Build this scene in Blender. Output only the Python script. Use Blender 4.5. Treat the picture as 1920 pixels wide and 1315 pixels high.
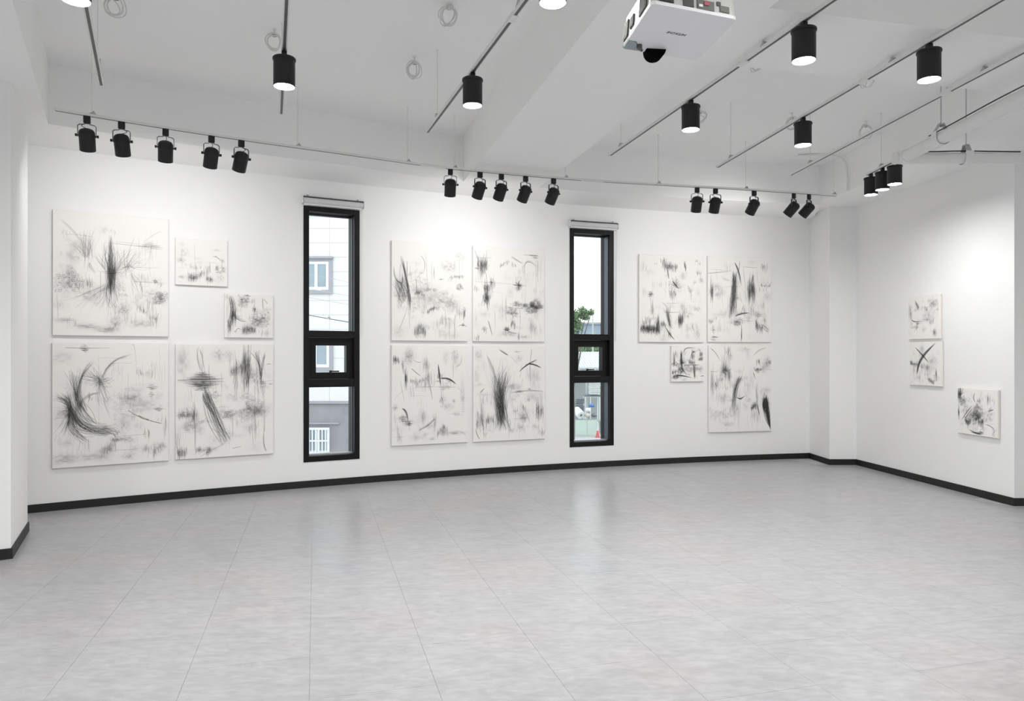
import bpy, bmesh, math, random
import numpy as np
from mathutils import Vector, Matrix

SC = bpy.context.scene
for o in list(bpy.data.objects):
    bpy.data.objects.remove(o)
C = SC.collection
PI = math.pi

# ------------------------------------------------------------------ camera, world, lights, exposure
F, CX, YH, EYE = 1350.0, 960.0, 668.0, 1.5      # focal length in pixels of a 1920 x 1315 frame, horizon row, eye height
cam = bpy.data.cameras.new('camera')
cam.sensor_width = 36.0
cam.lens = F / 1920 * 36.0
cam.shift_y = (YH - 657.5) / 1920
cam.clip_start = 0.05
cam.clip_end = 400
cam_o = bpy.data.objects.new('camera', cam)
C.objects.link(cam_o)
cam_o.location = (0, 0, EYE)
cam_o.rotation_euler = (PI / 2, 0, 0)
SC.camera = cam_o

SC.view_settings.view_transform = 'Standard'
SC.view_settings.look = 'None'
SC.view_settings.exposure = 0.58
SC.view_settings.gamma = 1.0
SC.view_settings.use_curve_mapping = False
try:
    SC.cycles.use_denoising = True
    SC.cycles.max_bounces = 14
    SC.cycles.diffuse_bounces = 8
    SC.cycles.transparent_max_bounces = 16
    SC.cycles.caustics_reflective = False
    SC.cycles.caustics_refractive = False
except Exception:
    pass

world = bpy.data.worlds.new('overcast_sky')
SC.world = world
world.use_nodes = True
bg = world.node_tree.nodes['Background']
bg.inputs['Color'].default_value = (0.96, 0.975, 1.0, 1)
bg.inputs['Strength'].default_value = 1.38

LENS_DOWN = 130.0      # radiance of a downlight lens
DOWN_W = 46.0          # its beam
SPOT_W = 9.0          # power of a wall-washing spot
REAR_FILL_W = 15.0          # added unseen fill lights, standing in for lamps behind the camera

def rear_fill(x, y, w=REAR_FILL_W):
    l = bpy.data.lights.new('rear_fill_light', 'AREA')  # bare disk added out of view to brighten the room, no fitting
    l.shape = 'DISK'
    l.size = 0.13
    l.energy = w
    l.color = (1.0, 0.993, 0.98)
    o = bpy.data.objects.new('rear_fill_light', l)
    C.objects.link(o)
    o.location = (x, y, 3.2)
    return o

for x in (-3.4, -1.0, 1.6, 4.2):
    for y, w in ((-1.6, REAR_FILL_W * 0.4), (0.4, REAR_FILL_W), (2.3, REAR_FILL_W * 0.6)):
        rear_fill(x, y, w)

# ------------------------------------------------------------------ helpers
def ray(px, py, Y):
    """point at depth Y seen at a photograph pixel"""
    return Vector(((px - CX) / F * Y, Y, EYE + (YH - py) / F * Y))

def at_h(px, py, h):
    """point at height h above the eye"""
    Y = F * h / (YH - py)
    return Vector(((px - CX) / F * Y, Y, EYE + h))

def mat(name, col, rough=0.6, metal=0.0, spec=0.5, noise=0.0, scale=8.0, bump=0.0, emit=0.0, alpha=1.0, stretch=None):
    m = bpy.data.materials.new(name)
    m.use_nodes = True
    nt = m.node_tree
    b = nt.nodes['Principled BSDF']
    b.inputs['Base Color'].default_value = (*col, 1)
    b.inputs['Roughness'].default_value = rough
    b.inputs['Metallic'].default_value = metal
    b.inputs['Specular IOR Level'].default_value = spec
    if emit:
        b.inputs['Emission Color'].default_value = (*col, 1)
        b.inputs['Emission Strength'].default_value = emit
    if noise or bump:
        tc = nt.nodes.new('ShaderNodeTexCoord')
        mp = nt.nodes.new('ShaderNodeMapping')
        nz = nt.nodes.new('ShaderNodeTexNoise')
        nz.inputs['Scale'].default_value = scale
        nz.inputs['Detail'].default_value = 5
        if stretch:
            mp.inputs['Scale'].default_value = stretch
        nt.links.new(tc.outputs['Object'], mp.inputs['Vector'])
        nt.links.new(mp.outputs['Vector'], nz.inputs['Vector'])
        if noise:
            mx = nt.nodes.new('ShaderNodeMix')
            mx.data_type = 'RGBA'
            mx.inputs[6].default_value = (*[c * (1 - noise) for c in col], 1)
            mx.inputs[7].default_value = (*[min(1, c * (1 + noise)) for c in col], 1)
            nt.links.new(nz.outputs['Fac'], mx.inputs[0])
            nt.links.new(mx.outputs[2], b.inputs['Base Color'])
        if bump:
            bp = nt.nodes.new('ShaderNodeBump')
            bp.inputs['Strength'].default_value = bump
            bp.inputs['Distance'].default_value = 0.004
            nt.links.new(nz.outputs['Fac'], bp.inputs['Height'])
            nt.links.new(bp.outputs['Normal'], b.inputs['Normal'])
    return m

M = {}
M['wall'] = mat('white_wall_paint', (0.90, 0.90, 0.897), 0.75, spec=0.25, noise=0.012, scale=1.6, bump=0.05)
M['ceiling'] = mat('white_ceiling_paint', (0.93, 0.93, 0.927), 0.85, spec=0.2, noise=0.015, scale=1.2, bump=0.06)
M['baseboard'] = mat('black_vinyl_skirting', (0.016, 0.016, 0.015), 0.5, spec=0.35, noise=0.15, scale=5)
M['black'] = mat('black_powder_coat', (0.014, 0.014, 0.014), 0.5, spec=0.35, noise=0.1, scale=60, bump=0.05)
M['black_satin'] = mat('black_satin_metal', (0.012, 0.012, 0.012), 0.35, spec=0.4, noise=0.1, scale=40)
M['frame'] = mat('black_window_aluminium', (0.010, 0.010, 0.011), 0.45, spec=0.18, noise=0.1, scale=20)
M['reveal_tone'] = mat('grey_reveal_reflection', (0.10, 0.125, 0.16), 0.35, metal=0.4, noise=0.08, scale=30)  # bluish reflection on the dark reveal, put into the colour
M['sill_tone'] = mat('pale_sill_reflection', (0.6, 0.62, 0.66), 0.3, metal=0.5, noise=0.05, scale=30)  # pale colour stands in for the reflection along the window bottom
M['steel'] = mat('dark_steel_wire', (0.10, 0.10, 0.10), 0.4, metal=0.8, noise=0.1, scale=50)
M['rail'] = mat('white_track_aluminium', (0.78, 0.78, 0.77), 0.45, noise=0.02, scale=20)
M['slot'] = mat('dark_track_slot', (0.10, 0.10, 0.10), 0.5, noise=0.1, scale=30)
M['whiteplastic'] = mat('white_plastic', (0.80, 0.80, 0.80), 0.45, noise=0.02, scale=25)
M['cable_white'] = mat('white_cable_sheath', (0.72, 0.72, 0.71), 0.5, noise=0.03, scale=40)
M['cable_black'] = mat('black_cable_sheath', (0.02, 0.02, 0.02), 0.5, noise=0.1, scale=40)
M['pipe'] = mat('white_painted_pipe', (0.80, 0.80, 0.79), 0.5, noise=0.02, scale=6, bump=0.03)
M['clampmetal'] = mat('grey_zinc_clamp', (0.45, 0.45, 0.45), 0.4, metal=0.5, noise=0.06, scale=40)
M['lens'] = mat('lit_lamp_lens', (1.0, 0.993, 0.98), 0.4, emit=LENS_DOWN)
M['spotlens'] = mat('lit_spot_lens', (1.0, 0.993, 0.98), 0.4, emit=12.0)
M['canvas'] = mat('cream_canvas', (0.83, 0.81, 0.765), 0.8, spec=0.15, noise=0.02, scale=90, bump=0.1)
M['projector'] = mat('white_projector_plastic', (0.84, 0.85, 0.875), 0.4, noise=0.01, scale=30)
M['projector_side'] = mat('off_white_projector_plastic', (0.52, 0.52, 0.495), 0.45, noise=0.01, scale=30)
M['vent'] = mat('grey_vent_plastic', (0.10, 0.10, 0.095), 0.5, noise=0.05, scale=40)
M['port'] = mat('dark_port_plastic', (0.05, 0.05, 0.05), 0.5, noise=0.1, scale=50)
M['portgrey'] = mat('grey_port_cover', (0.12, 0.125, 0.11), 0.5, noise=0.05, scale=50)
M['portred'] = mat('red_port_plastic', (0.45, 0.06, 0.10), 0.5, noise=0.05, scale=50)
M['ventslat'] = mat('light_grey_vent_slat', (0.13, 0.13, 0.125), 0.6, noise=0.03, scale=30)
M['lensglass'] = mat('dark_projector_lens', (0.006, 0.006, 0.0065), 0.6, spec=0.0, noise=0.05, scale=30)
M['metalfoot'] = mat('blue_grey_metal', (0.33, 0.38, 0.40), 0.3, metal=0.6, noise=0.2, scale=70)
M['ink'] = mat('dark_grey_print', (0.10, 0.10, 0.11), 0.5, noise=0.02, scale=30)
M['blind'] = mat('pale_grey_blind_fabric', (0.64, 0.655, 0.67), 0.6, noise=0.02, scale=60)
M['blindrail'] = mat('dark_grey_blind_rail', (0.13, 0.14, 0.15), 0.4, metal=0.3, noise=0.05, scale=40)

def glass_mat(name, tint=(0.93, 0.97, 0.96)):
    m = bpy.data.materials.new(name)
    m.use_nodes = True
    nt = m.node_tree
    nt.nodes.clear()
    out = nt.nodes.new('ShaderNodeOutputMaterial')
    mx = nt.nodes.new('ShaderNodeMixShader')
    tr = nt.nodes.new('ShaderNodeBsdfTransparent')
    gl = nt.nodes.new('ShaderNodeBsdfGlossy')
    fr = nt.nodes.new('ShaderNodeFresnel')
    fr.inputs['IOR'].default_value = 1.38
    tr.inputs['Color'].default_value = (*tint, 1)
    gl.inputs['Roughness'].default_value = 0.01
    gl.inputs['Color'].default_value = (0.9, 0.92, 0.92, 1)
    nt.links.new(fr.outputs[0], mx.inputs[0])
    nt.links.new(tr.outputs[0], mx.inputs[1])
    nt.links.new(gl.outputs[0], mx.inputs[2])
    nt.links.new(mx.outputs[0], out.inputs[0])
    return m
M['glass'] = glass_mat('clear_window_glass')
M['farglass'] = mat('far_window_glass', (0.30, 0.37, 0.42), 0.15, noise=0.25, scale=1.2)

def empty(name, loc=(0, 0, 0), rz=0.0):
    o = bpy.data.objects.new(name, None)
    C.objects.link(o)
    o.empty_display_size = 0.1
    o.location = loc
    o.rotation_euler = (0, 0, rz)
    return o

def thing(name, label, cat, loc=(0, 0, 0), rz=0.0, group=None):
    o = empty(name, loc, rz)
    return tag(o, label, cat, group)

def tag(o, label, cat, group=None):
    o['label'] = label
    o['category'] = cat
    if group:
        o['group'] = group
    return o

class MB:
    """collects simple solids and links them as one mesh object"""
    def __init__(self):
        self.v, self.f = [], []
    def add(self, vs, fs):
        n = len(self.v)
        self.v += [tuple(p) for p in vs]
        self.f += [tuple(i + n for i in f) for f in fs]
        return self
    def box(self, c, s, R=None, bev=0.0):
        if bev:
            bm = bmesh.new()
            bmesh.ops.create_cube(bm, size=1.0)
            for v in bm.verts:
                v.co = Vector((v.co.x * s[0], v.co.y * s[1], v.co.z * s[2]))
            bmesh.ops.bevel(bm, geom=bm.edges[:], offset=bev, segments=2, affect='EDGES', profile=0.5)
            bm.verts.ensure_lookup_table()
            vs = [v.co.copy() for v in bm.verts]
            fs = [[l.vert.index for l in f.loops] for f in bm.faces]
            bm.free()
        else:
            x, y, z = s[0] / 2, s[1] / 2, s[2] / 2
            vs = [Vector(p) for p in ((-x, -y, -z), (x, -y, -z), (x, y, -z), (-x, y, -z), (-x, -y, z), (x, -y, z), (x, y, z), (-x, y, z))]
            fs = [(0, 3, 2, 1), (4, 5, 6, 7), (0, 1, 5, 4), (1, 2, 6, 5), (2, 3, 7, 6), (3, 0, 4, 7)]
        c = Vector(c)
        vs = [(R @ v if R is not None else v) + c for v in vs]
        return self.add(vs, fs)
    def hexa(self, lo, hi):
        """solid between two matching loops of points"""
        n = len(lo)
        vs = list(lo) + list(hi)
        fs = [tuple(range(n - 1, -1, -1)), tuple(range(n, 2 * n))]
        fs += [(i, (i + 1) % n, n + (i + 1) % n, n + i) for i in range(n)]
        return self.add(vs, fs)
    def prism(self, poly, z0, z1):
        return self.hexa([Vector((p[0], p[1], z0)) for p in poly], [Vector((p[0], p[1], z1)) for p in poly])
    def tube(self, pts, r, n=8, caps=True, closed=False):
        pts = [Vector(p) for p in pts]
        rs = r if isinstance(r, (list, tuple)) else [r] * len(pts)
        m = len(pts)
        base = None
        vs, fs = [], []
        for i, p in enumerate(pts):
            a = pts[(i - 1) % m] if (closed or i > 0) else p
            b = pts[(i + 1) % m] if (closed or i < m - 1) else p
            d = (b - a)
            d = d.normalized() if d.length > 1e-9 else Vector((0, 0, 1))
            if base is None:
                base = d.orthogonal().normalized()
            u = base - d * base.dot(d)
            u = u.normalized() if u.length > 1e-6 else d.orthogonal().normalized()
            base = u
            w = d.cross(u)
            for k in range(n):
                t = 2 * PI * k / n
                vs.append(p + (u * math.cos(t) + w * math.sin(t)) * rs[i])
        rng = m if closed else m - 1
        for i in range(rng):
            j = (i + 1) % m
            for k in range(n):
                fs.append((i * n + k, i * n + (k + 1) % n, j * n + (k + 1) % n, j * n + k))
        if caps and not closed:
            fs.append(tuple(range(n - 1, -1, -1)))
            fs.append(tuple((m - 1) * n + k for k in range(n)))
        return self.add(vs, fs)
    def lathe(self, prof, n=24, c=(0, 0, 0), R=None):
        """profile of (radius, z) turned about z"""
        c = Vector(c)
        vs, fs = [], []
        for r, z in prof:
            for k in range(n):
                t = 2 * PI * k / n
                p = Vector((r * math.cos(t), r * math.sin(t), z))
                vs.append((R @ p if R is not None else p) + c)
        for i in range(len(prof) - 1):
            for k in range(n):
                fs.append((i * n + k, i * n + (k + 1) % n, (i + 1) * n + (k + 1) % n, (i + 1) * n + k))
        fs.append(tuple(range(n - 1, -1, -1)))
        fs.append(tuple((len(prof) - 1) * n + k for k in range(n)))
        return self.add(vs, fs)
    def ring(self, o, t, n, W, H, fw, d0, d1):
        """rectangular frame standing on o, along t, of depth d0..d1 along n; fw = (left, right, bottom, top)"""
        z = Vector((0, 0, 1))
        P = lambda a, h, d: o + t * a + z * h + n * d
        l, r, b, tp = fw
        out = [(0, 0), (W, 0), (W, H), (0, H)]
        inn = [(l, b), (W - r, b), (W - r, H - tp), (l, H - tp)]
        vs = [P(a, h, d0) for a, h in out] + [P(a, h, d0) for a, h in inn] + [P(a, h, d1) for a, h in out] + [P(a, h, d1) for a, h in inn]
        fs = []
        for i in range(4):
            j = (i + 1) % 4
            fs += [(i, j, 4 + j, 4 + i), (8 + j, 8 + i, 12 + i, 12 + j), (j, i, 8 + i, 8 + j), (4 + i, 4 + j, 12 + j, 12 + i)]
        return self.add(vs, fs)
    def mesh(self, name, m, smooth=None):
        me = bpy.data.meshes.new(name)
        me.from_pydata([tuple(p) for p in self.v], [], self.f)
        bm = bmesh.new()
        bm.from_mesh(me)
        bmesh.ops.recalc_face_normals(bm, faces=bm.faces[:])
        bm.to_mesh(me)
        bm.free()
        if m is not None:
            me.materials.append(m)
        if smooth:
            me.shade_smooth()
            me.set_sharp_from_angle(angle=math.radians(smooth))
        return me
    def build(self, name, m, parent=None, smooth=None, label=None):
        o = bpy.data.objects.new(name, self.mesh(name, m, smooth))
        C.objects.link(o)
        if parent is not None:
            o.parent = parent
        if label:
            o['label'] = label
        return o

def struct(name, mb, m, parent=None, smooth=None):
    o = mb.build(name, m, parent, smooth)
    if parent is None:
        o['kind'] = 'structure'
    return o

def link_copy(src, parent=None):
    c = src.copy()
    C.objects.link(c)
    if parent is not None:
        c.parent = parent
        c.matrix_parent_inverse = Matrix()
    return c

def dup(root, loc, rz, label):
    r = link_copy(root)
    r.location = loc
    r.rotation_euler = (0, 0, rz)
    r['label'] = label
    for ch in list(root.children):
        c = link_copy(ch, r)
        for g in list(ch.children):
            link_copy(g, c)
    return r

def offset_poly(pts, d):
    """shift an open polyline sideways by d (to the left of its direction)"""
    out = []
    n = len(pts)
    for i in range(n):
        a = pts[max(i - 1, 0)]
        b = pts[min(i + 1, n - 1)]
        p = pts[i]
        n1 = (p - a).normalized() if (p - a).length > 1e-9 else (b - p).normalized()
        n2 = (b - p).normalized() if (b - p).length > 1e-9 else n1
        n1, n2 = Vector((-n1.y, n1.x)), Vector((-n2.y, n2.x))
        m = (n1 + n2).normalized()
        out.append(p + m * (d / max(0.3, m.dot(n1))))
    return out

def strip(mb, pts, d0, d1, z0, z1):
    """solid band following an open plan polyline between two sideways offsets"""
    A, B = offset_poly(pts, d0), offset_poly(pts, d1)
    n = len(pts)
    vs = []
    for L, z in ((A, z0), (B, z0), (B, z1), (A, z1)):
        vs += [(p.x, p.y, z) for p in L]
    fs = []
    for i in range(n - 1):
        for k in range(4):
            a, b = k * n, ((k + 1) % 4) * n
            fs.append((a + i, a + i + 1, b + i + 1, b + i))
    fs += [(0, n, 2 * n, 3 * n), (n - 1, 4 * n - 1, 3 * n - 1, 2 * n - 1)]
    return mb.add(vs, fs)

# ------------------------------------------------------------------ plan of the room (metres)
_sx = np.array([50, 300, 400, 640, 800, 1000, 1200, 1300, 1400, 1518], float)
_sv = np.array([295, 271, 261.6, 241, 229.6, 215.6, 203.8, 199.4, 195.4, 191.6], float)
_fit = np.polyfit(_sx - 800, _sv, 3)
def wall_xy(px):
    s = float(np.polyval(_fit, px - 800))
    Y = F * EYE / s
    return Vector(((px - CX) / F * Y, Y))

W_PX = [(569.0, 674.0), (1068.0, 1150.5)]                 # the two window openings
_brk = sorted({-40.0, 1518.0, *[v for w in W_PX for v in w]})
_par = []
for a, b in zip(_brk[:-1], _brk[1:]):
    k = 1 if (a, b) in W_PX else max(2, int((b - a) / 45))
    _par += [a + (b - a) * i / k for i in range(k)]
_par.append(1518.0)
WALL = [wall_xy(p) for p in _par]

_fine = []
for a, b in zip(WALL[:-1], WALL[1:]):
    for i in range(24):
        _fine.append(a.lerp(b, i / 24))
_fine.append(WALL[-1])
def on_wall(px, off):
    """plan point on the back wall's face, moved off into the room, that is seen in column px"""
    L = offset_poly(_fine, -off)
    xs = np.array([CX + p.x / p.y * F for p in L])
    i = float(np.interp(px, xs, np.arange(len(L))))
    j = min(int(i), len(L) - 2)
    return L[j].lerp(L[j + 1], i - j)

PA = WALL[-1]
PB, PC = Vector((4.38, 9.93)), Vector((4.75, 9.93))
PD, PE = Vector((5.03, 7.21)), Vector((6.5, 7.21))
COL_F, COL_B = Vector((-3.71, 5.33)), Vector((-4.145, 6.16))
LOW, HIGH = 2.02, 2.54                                     # beam soffit and slab, above the eye
ZL, ZH = EYE + LOW, EYE + HIGH

# ------------------------------------------------------------------ walls
def back_wall():
    mb = MB()
    A, B = WALL, offset_poly(WALL, 0.30)
    top = ZH + 0.25
    for i in range(len(A) - 1):
        w = next((k for k, q in enumerate(W_PX) if abs(_par[i] - q[0]) < 1e-6), None)
        spans = [(-0.3, top)] if w is None else [(-0.3, WIN_Z[w][0]), (WIN_Z[w][1], top)]
        for z0, z1 in spans:
            mb.hexa([(A[i].x, A[i].y, z0), (A[i + 1].x, A[i + 1].y, z0), (B[i + 1].x, B[i + 1].y, z0), (B[i].x, B[i].y, z0)],
                    [(A[i].x, A[i].y, z1), (A[i + 1].x, A[i + 1].y, z1), (B[i + 1].x, B[i + 1].y, z1), (B[i].x, B[i].y, z1)])
    bm_o = struct('wall_back', mb, M['wall'])
    bm = bmesh.new()
    bm.from_mesh(bm_o.data)
    bmesh.ops.remove_doubles(bm, verts=bm.verts[:], dist=1e-4)
    # drop the inner partitions between neighbouring pieces
    seen = {}
    for f in bm.faces:
        seen.setdefault(frozenset(v.index for v in f.verts), []).append(f)
    bmesh.ops.delete(bm, geom=[f for L in seen.values() if len(L) > 1 for f in L], context='FACES_ONLY')
    bmesh.ops.recalc_face_normals(bm, faces=bm.faces[:])
    bm.to_mesh(bm_o.data)
    bm.free()
    return bm_o

WIN_Z = []
for (a, b), (yt, yb) in zip(W_PX, ((385.3, 867.5), (428.0, 839.0))):
    Y = on_wall(a, 0.0).y
    WIN_Z.append((EYE + (YH - yb) / F * Y, EYE + (YH - yt) / F * Y))
back_wall()

mb = MB()
strip(mb, [PA, PB, PC, PD, PE], 0.0, 0.2, -0.3, ZH + 0.25)
struct('wall_right', mb, M['wall'])
mb = MB()
strip(mb, [PE, Vector((6.5, -3.0))], 0.0, 0.2, -0.3, ZH + 0.25)
struct('wall_side', mb, M['wall'])
mb = MB()
strip(mb, [Vector((6.5, -3.0)), Vector((-5.4, -3.0))], 0.0, 0.2, -0.3, ZH + 0.25)
struct('wall_rear', mb, M['wall'])
mb = MB()
strip(mb, [Vector((-5.4, -3.0)), Vector((-5.4, 6.1)), WALL[0]], 0.0, 0.2, -0.3, ZH + 0.25)
struct('wall_left', mb, M['wall'])
mb = MB()
mb.prism([COL_F, COL_B, Vector((-5.4, 5.58)), Vector((-5.4, 4.31))], -0.02, ZL + 0.05)
struct('column', mb, M['wall'])

# ------------------------------------------------------------------ ceiling slab and beams
mb = MB()
mb.prism([(-7, -3.5), (8, -3.5), (8, 12.5), (-7, 12.5)], ZH, ZH + 0.2)
struct('ceiling', mb, M['ceiling'])

ringpx = [(90.3, 232.6), (190, 247.8), (294, 262.9), (460, 286.0), (640, 309.5), (780, 330.0), (868.7, 341.0), (1011, 351.5), (1100, 359.2), (1250, 369.5), (1400, 377.5), (1537, 383.5)]
RING = [at_h(x, y, LOW).to_2d() for x, y in ringpx]
outer = [WALL[0] + Vector((-0.15, 0.2))] + [p for p in offset_poly(WALL, 0.1)][1:-1] + [PA + Vector((0.1, 0.1))]
mb = MB()
mb.prism(RING + list(reversed(outer)), ZL, ZH + 0.02)
struct('ceiling_beam', mb, M['ceiling'])

MAIN_L, MAIN_R = RING[6], RING[7]
dv = Vector((0.263, -1.0))
def hit(p):
    return p + dv * (p.y - 0.6)
mb = MB()
mb.prism([MAIN_L, MAIN_R, hit(MAIN_R), hit(MAIN_L)], ZL, ZH + 0.02)
struct('ceiling_beam', mb, M['ceiling'])
mb = MB()
bn_, bf_ = (lambda x: 4.18 + 0.226 * (x - 1.5)), (lambda x: 5.02 + 0.234 * (x - 1.714))
xm = lambda y: MAIN_R.x + 0.263 * (MAIN_R.y - y)
mb.prism([(xm(4.18), 4.18), (xm(4.95), 4.95), (6.6, bf_(6.6)), (6.6, bn_(6.6))], ZL, ZH + 0.02)
struct('ceiling_beam', mb, M['ceiling'])
mb = MB()
lb = Vector((1.2, -2.18)).normalized()
p0 = RING[0]
p1 = p0 + lb * 3.4
mb.prism([p0, p1, Vector((-5.5, p1.y)), Vector((-5.5, 6.9)), outer[0]], ZL, ZH + 0.02)
struct('ceiling_beam', mb, M['ceiling'])
mb = MB()
ZR = EYE + 2.06
mb.prism([RING[-1] + Vector((-0.25, 0.3)), RING[-1], (4.20, 9.1), (4.225, 6.57), (4.29, 6.03), (4.34, bf_(4.34) - 0.05), (6.7, bf_(6.6) - 0.05), (6.7, 7.4), (5.3, 7.4), (5.0, 10.1), PA + Vector((0.1, 0.1))], ZR, ZH + 0.02)
struct('ceiling_beam', mb, M['ceiling'])

# ------------------------------------------------------------------ baseboards
def baseboard(name, pts):
    mb = MB()
    strip(mb, pts, -0.012, 0.0, 0.0, 0.078)
    struct(name, mb, M['baseboard'])
baseboard('baseboard_back', [p for q, p in zip(_par, WALL) if q > -30])
baseboard('baseboard_right', [PA, PB, PC, PD, PE])
baseboard('baseboard_side', [PE, Vector((6.5, -3.0))])
baseboard('baseboard_rear', [Vector((6.5, -3.0)), Vector((-5.4, -3.0))])
baseboard('baseboard_left', [Vector((-5.4, 4.31)), COL_F, COL_B, Vector((-5.35, 5.60))])

# ------------------------------------------------------------------ floor: slab and vinyl tiles
def floor_mat(name, base, var):
    m = bpy.data.materials.new(name)
    m.use_nodes = True
    nt = m.node_tree
    L = nt.links.new
    b = nt.nodes['Principled BSDF']
    b.inputs['Roughness'].default_value = 0.30
    b.inputs['Specular IOR Level'].default_value = 0.5
    geo = nt.nodes.new('ShaderNodeNewGeometry')
    mp = nt.nodes.new('ShaderNodeMapping')
    mp.inputs['Rotation'].default_value = (0, 0, math.radians(-12))
    mp.inputs['Scale'].default_value = (1.0, 2.3, 1.0)
    L(geo.outputs['Position'], mp.inputs['Vector'])
    n1 = nt.nodes.new('ShaderNodeTexNoise')
    n1.inputs['Scale'].default_value = 3.4
    n1.inputs['Detail'].default_value = 8
    n1.inputs['Roughness'].default_value = 0.72
    L(mp.outputs[0], n1.inputs['Vector'])
    n2 = nt.nodes.new('ShaderNodeTexNoise')
    n2.inputs['Scale'].default_value = 1.1
    n2.inputs['Detail'].default_value = 3
    L(geo.outputs['Position'], n2.inputs['Vector'])
    n3 = nt.nodes.new('ShaderNodeTexNoise')
    n3.inputs['Scale'].default_value = 11.0
    n3.inputs['Detail'].default_value = 4
    n3.inputs['Distortion'].default_value = 0.6
    L(mp.outputs[0], n3.inputs['Vector'])
    r1 = nt.nodes.new('ShaderNodeValToRGB')
    e = r1.color_ramp.elements
    d = [c * (1 - var) for c in base]
    l = [min(1, c * (1 + var)) for c in base]
    e[0].position, e[0].color = 0.30, (*d, 1)
    e[1].position, e[1].color = 0.72, (*l, 1)
    L(n1.outputs['Fac'], r1.inputs[0])
    r3 = nt.nodes.new('ShaderNodeValToRGB')
    e = r3.color_ramp.elements
    e[0].position, e[0].color = 0.36, (0.90, 0.897, 0.893, 1)
    e[1].position, e[1].color = 0.66, (1.06, 1.06, 1.06, 1)
    L(n3.outputs['Fac'], r3.inputs[0])
    r2 = nt.nodes.new('ShaderNodeValToRGB')
    e = r2.color_ramp.elements
    e[0].position, e[0].color = 0.35, (1.015, 0.995, 0.98, 1)
    e[1].position, e[1].color = 0.65, (0.985, 0.995, 1.01, 1)
    L(n2.outputs['Fac'], r2.inputs[0])
    m1 = nt.nodes.new('ShaderNodeMix'); m1.data_type = 'RGBA'; m1.blend_type = 'MULTIPLY'; m1.inputs[0].default_value = 1
    m2 = nt.nodes.new('ShaderNodeMix'); m2.data_type = 'RGBA'; m2.blend_type = 'MULTIPLY'; m2.inputs[0].default_value = 1
    L(r1.outputs[0], m1.inputs[6]); L(r3.outputs[0], m1.inputs[7])
    L(m1.outputs[2], m2.inputs[6]); L(r2.outputs[0], m2.inputs[7])
    L(m2.outputs[2], b.inputs['Base Color'])
    bp = nt.nodes.new('ShaderNodeBump')
    bp.inputs['Strength'].default_value = 0.06
    bp.inputs['Distance'].default_value = 0.002
    L(n3.outputs['Fac'], bp.inputs['Height'])
    L(bp.outputs[0], b.inputs['Normal'])
    return m
M['tile'] = floor_mat('pale_grey_mottled_vinyl', (0.385, 0.386, 0.395), 0.12)
M['slab'] = mat('grey_floor_screed', (0.43, 0.43, 0.435), 0.6, noise=0.04, scale=2)

mb = MB()
mb.prism([(-5.6, -3.2), (6.7, -3.2), (6.7, 7.4), (5.2, 7.4), (4.95, 10.1), (4.5, 10.6)] + [tuple(p) for p in reversed(offset_poly(WALL, 0.05))][1:] + [(-5.6, 6.0)], -0.2, -0.0035)
floor = struct('floor', mb, M['slab'])

def clip_poly(poly, a, b):
    """keep the part of poly to the right of the directed line a -> b"""
    d = b - a
    side = lambda p: (p - a).x * d.y - (p - a).y * d.x
    out = []
    for i in range(len(poly)):
        p, q = poly[i], poly[(i + 1) % len(poly)]
        sp, sq = side(p), side(q)
        if sp >= 0:
            out.append(p)
        if (sp >= 0) != (sq >= 0):
            out.append(p.lerp(q, sp / (sp - sq)))
    return out
TW, TL = 0.558, 0.93
du = Vector((0.9646, 0.2638)); dw = Vector((-0.2638, 0.9646))
org = Vector((-0.884, 3.14))
full = None
gap = 0.0006
bounds = [(WALL[i], WALL[i + 1]) for i in range(2, len(WALL) - 1)]
bounds += [(PA, PB), (PC, PD)] if False else []
for i in range(-14, 16):
    for j in range(-4, 14):
        sh = TL / 2 if i % 2 else 0.0
        c = org + du * (TW * (i + 0.5)) + dw * (TL * (j + 0.5) + sh)
        if c.y < 1.3 or c.y > 11 or abs(c.x) > min(6.2, 0.72 * c.y + 1.9) or c.x < -5.2:
            continue
        q = [c + du * (sx * (TW / 2 - gap)) + dw * (sy * (TL / 2 - gap)) for sx, sy in ((-1, -1), (1, -1), (1, 1), (-1, 1))]
        p = q
        for a, b in bounds:
            p = clip_poly(p, a, b)
            if len(p) < 3:
                break
        if len(p) < 3:
            continue
        # right-hand walls
        if c.x > 5.03 and max(v.y for v in p) > 7.21:
            p = clip_poly(p, PD, PE)
            if len(p) < 3:
                continue
        elif max(v.x for v in p) > 4.3 and max(v.y for v in p) > 7.0:
            p = clip_poly(p, PC, PD)
            if len(p) >= 3 and max(v.y for v in p) > 9.9:
                p = clip_poly(p, PB, PC)
            if len(p) < 3:
                continue
        if len(p) == 4 and all((a - b).length < 1e-6 for a, b in zip(p, q)):
            if full is None:
                m_ = MB()
                m_.prism([v - c for v in q], -0.0035, 0.0)
                full = m_.mesh('tile', M['tile'])
            t = bpy.data.objects.new('tile', full)
            C.objects.link(t)
            t.location = (c.x, c.y, 0)
        else:
            m_ = MB()
            m_.prism([v - c for v in p], -0.0035, 0.0)
            t = m_.build('tile', M['tile'])
            t.location = (c.x, c.y, 0)
        t.parent = floor

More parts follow.
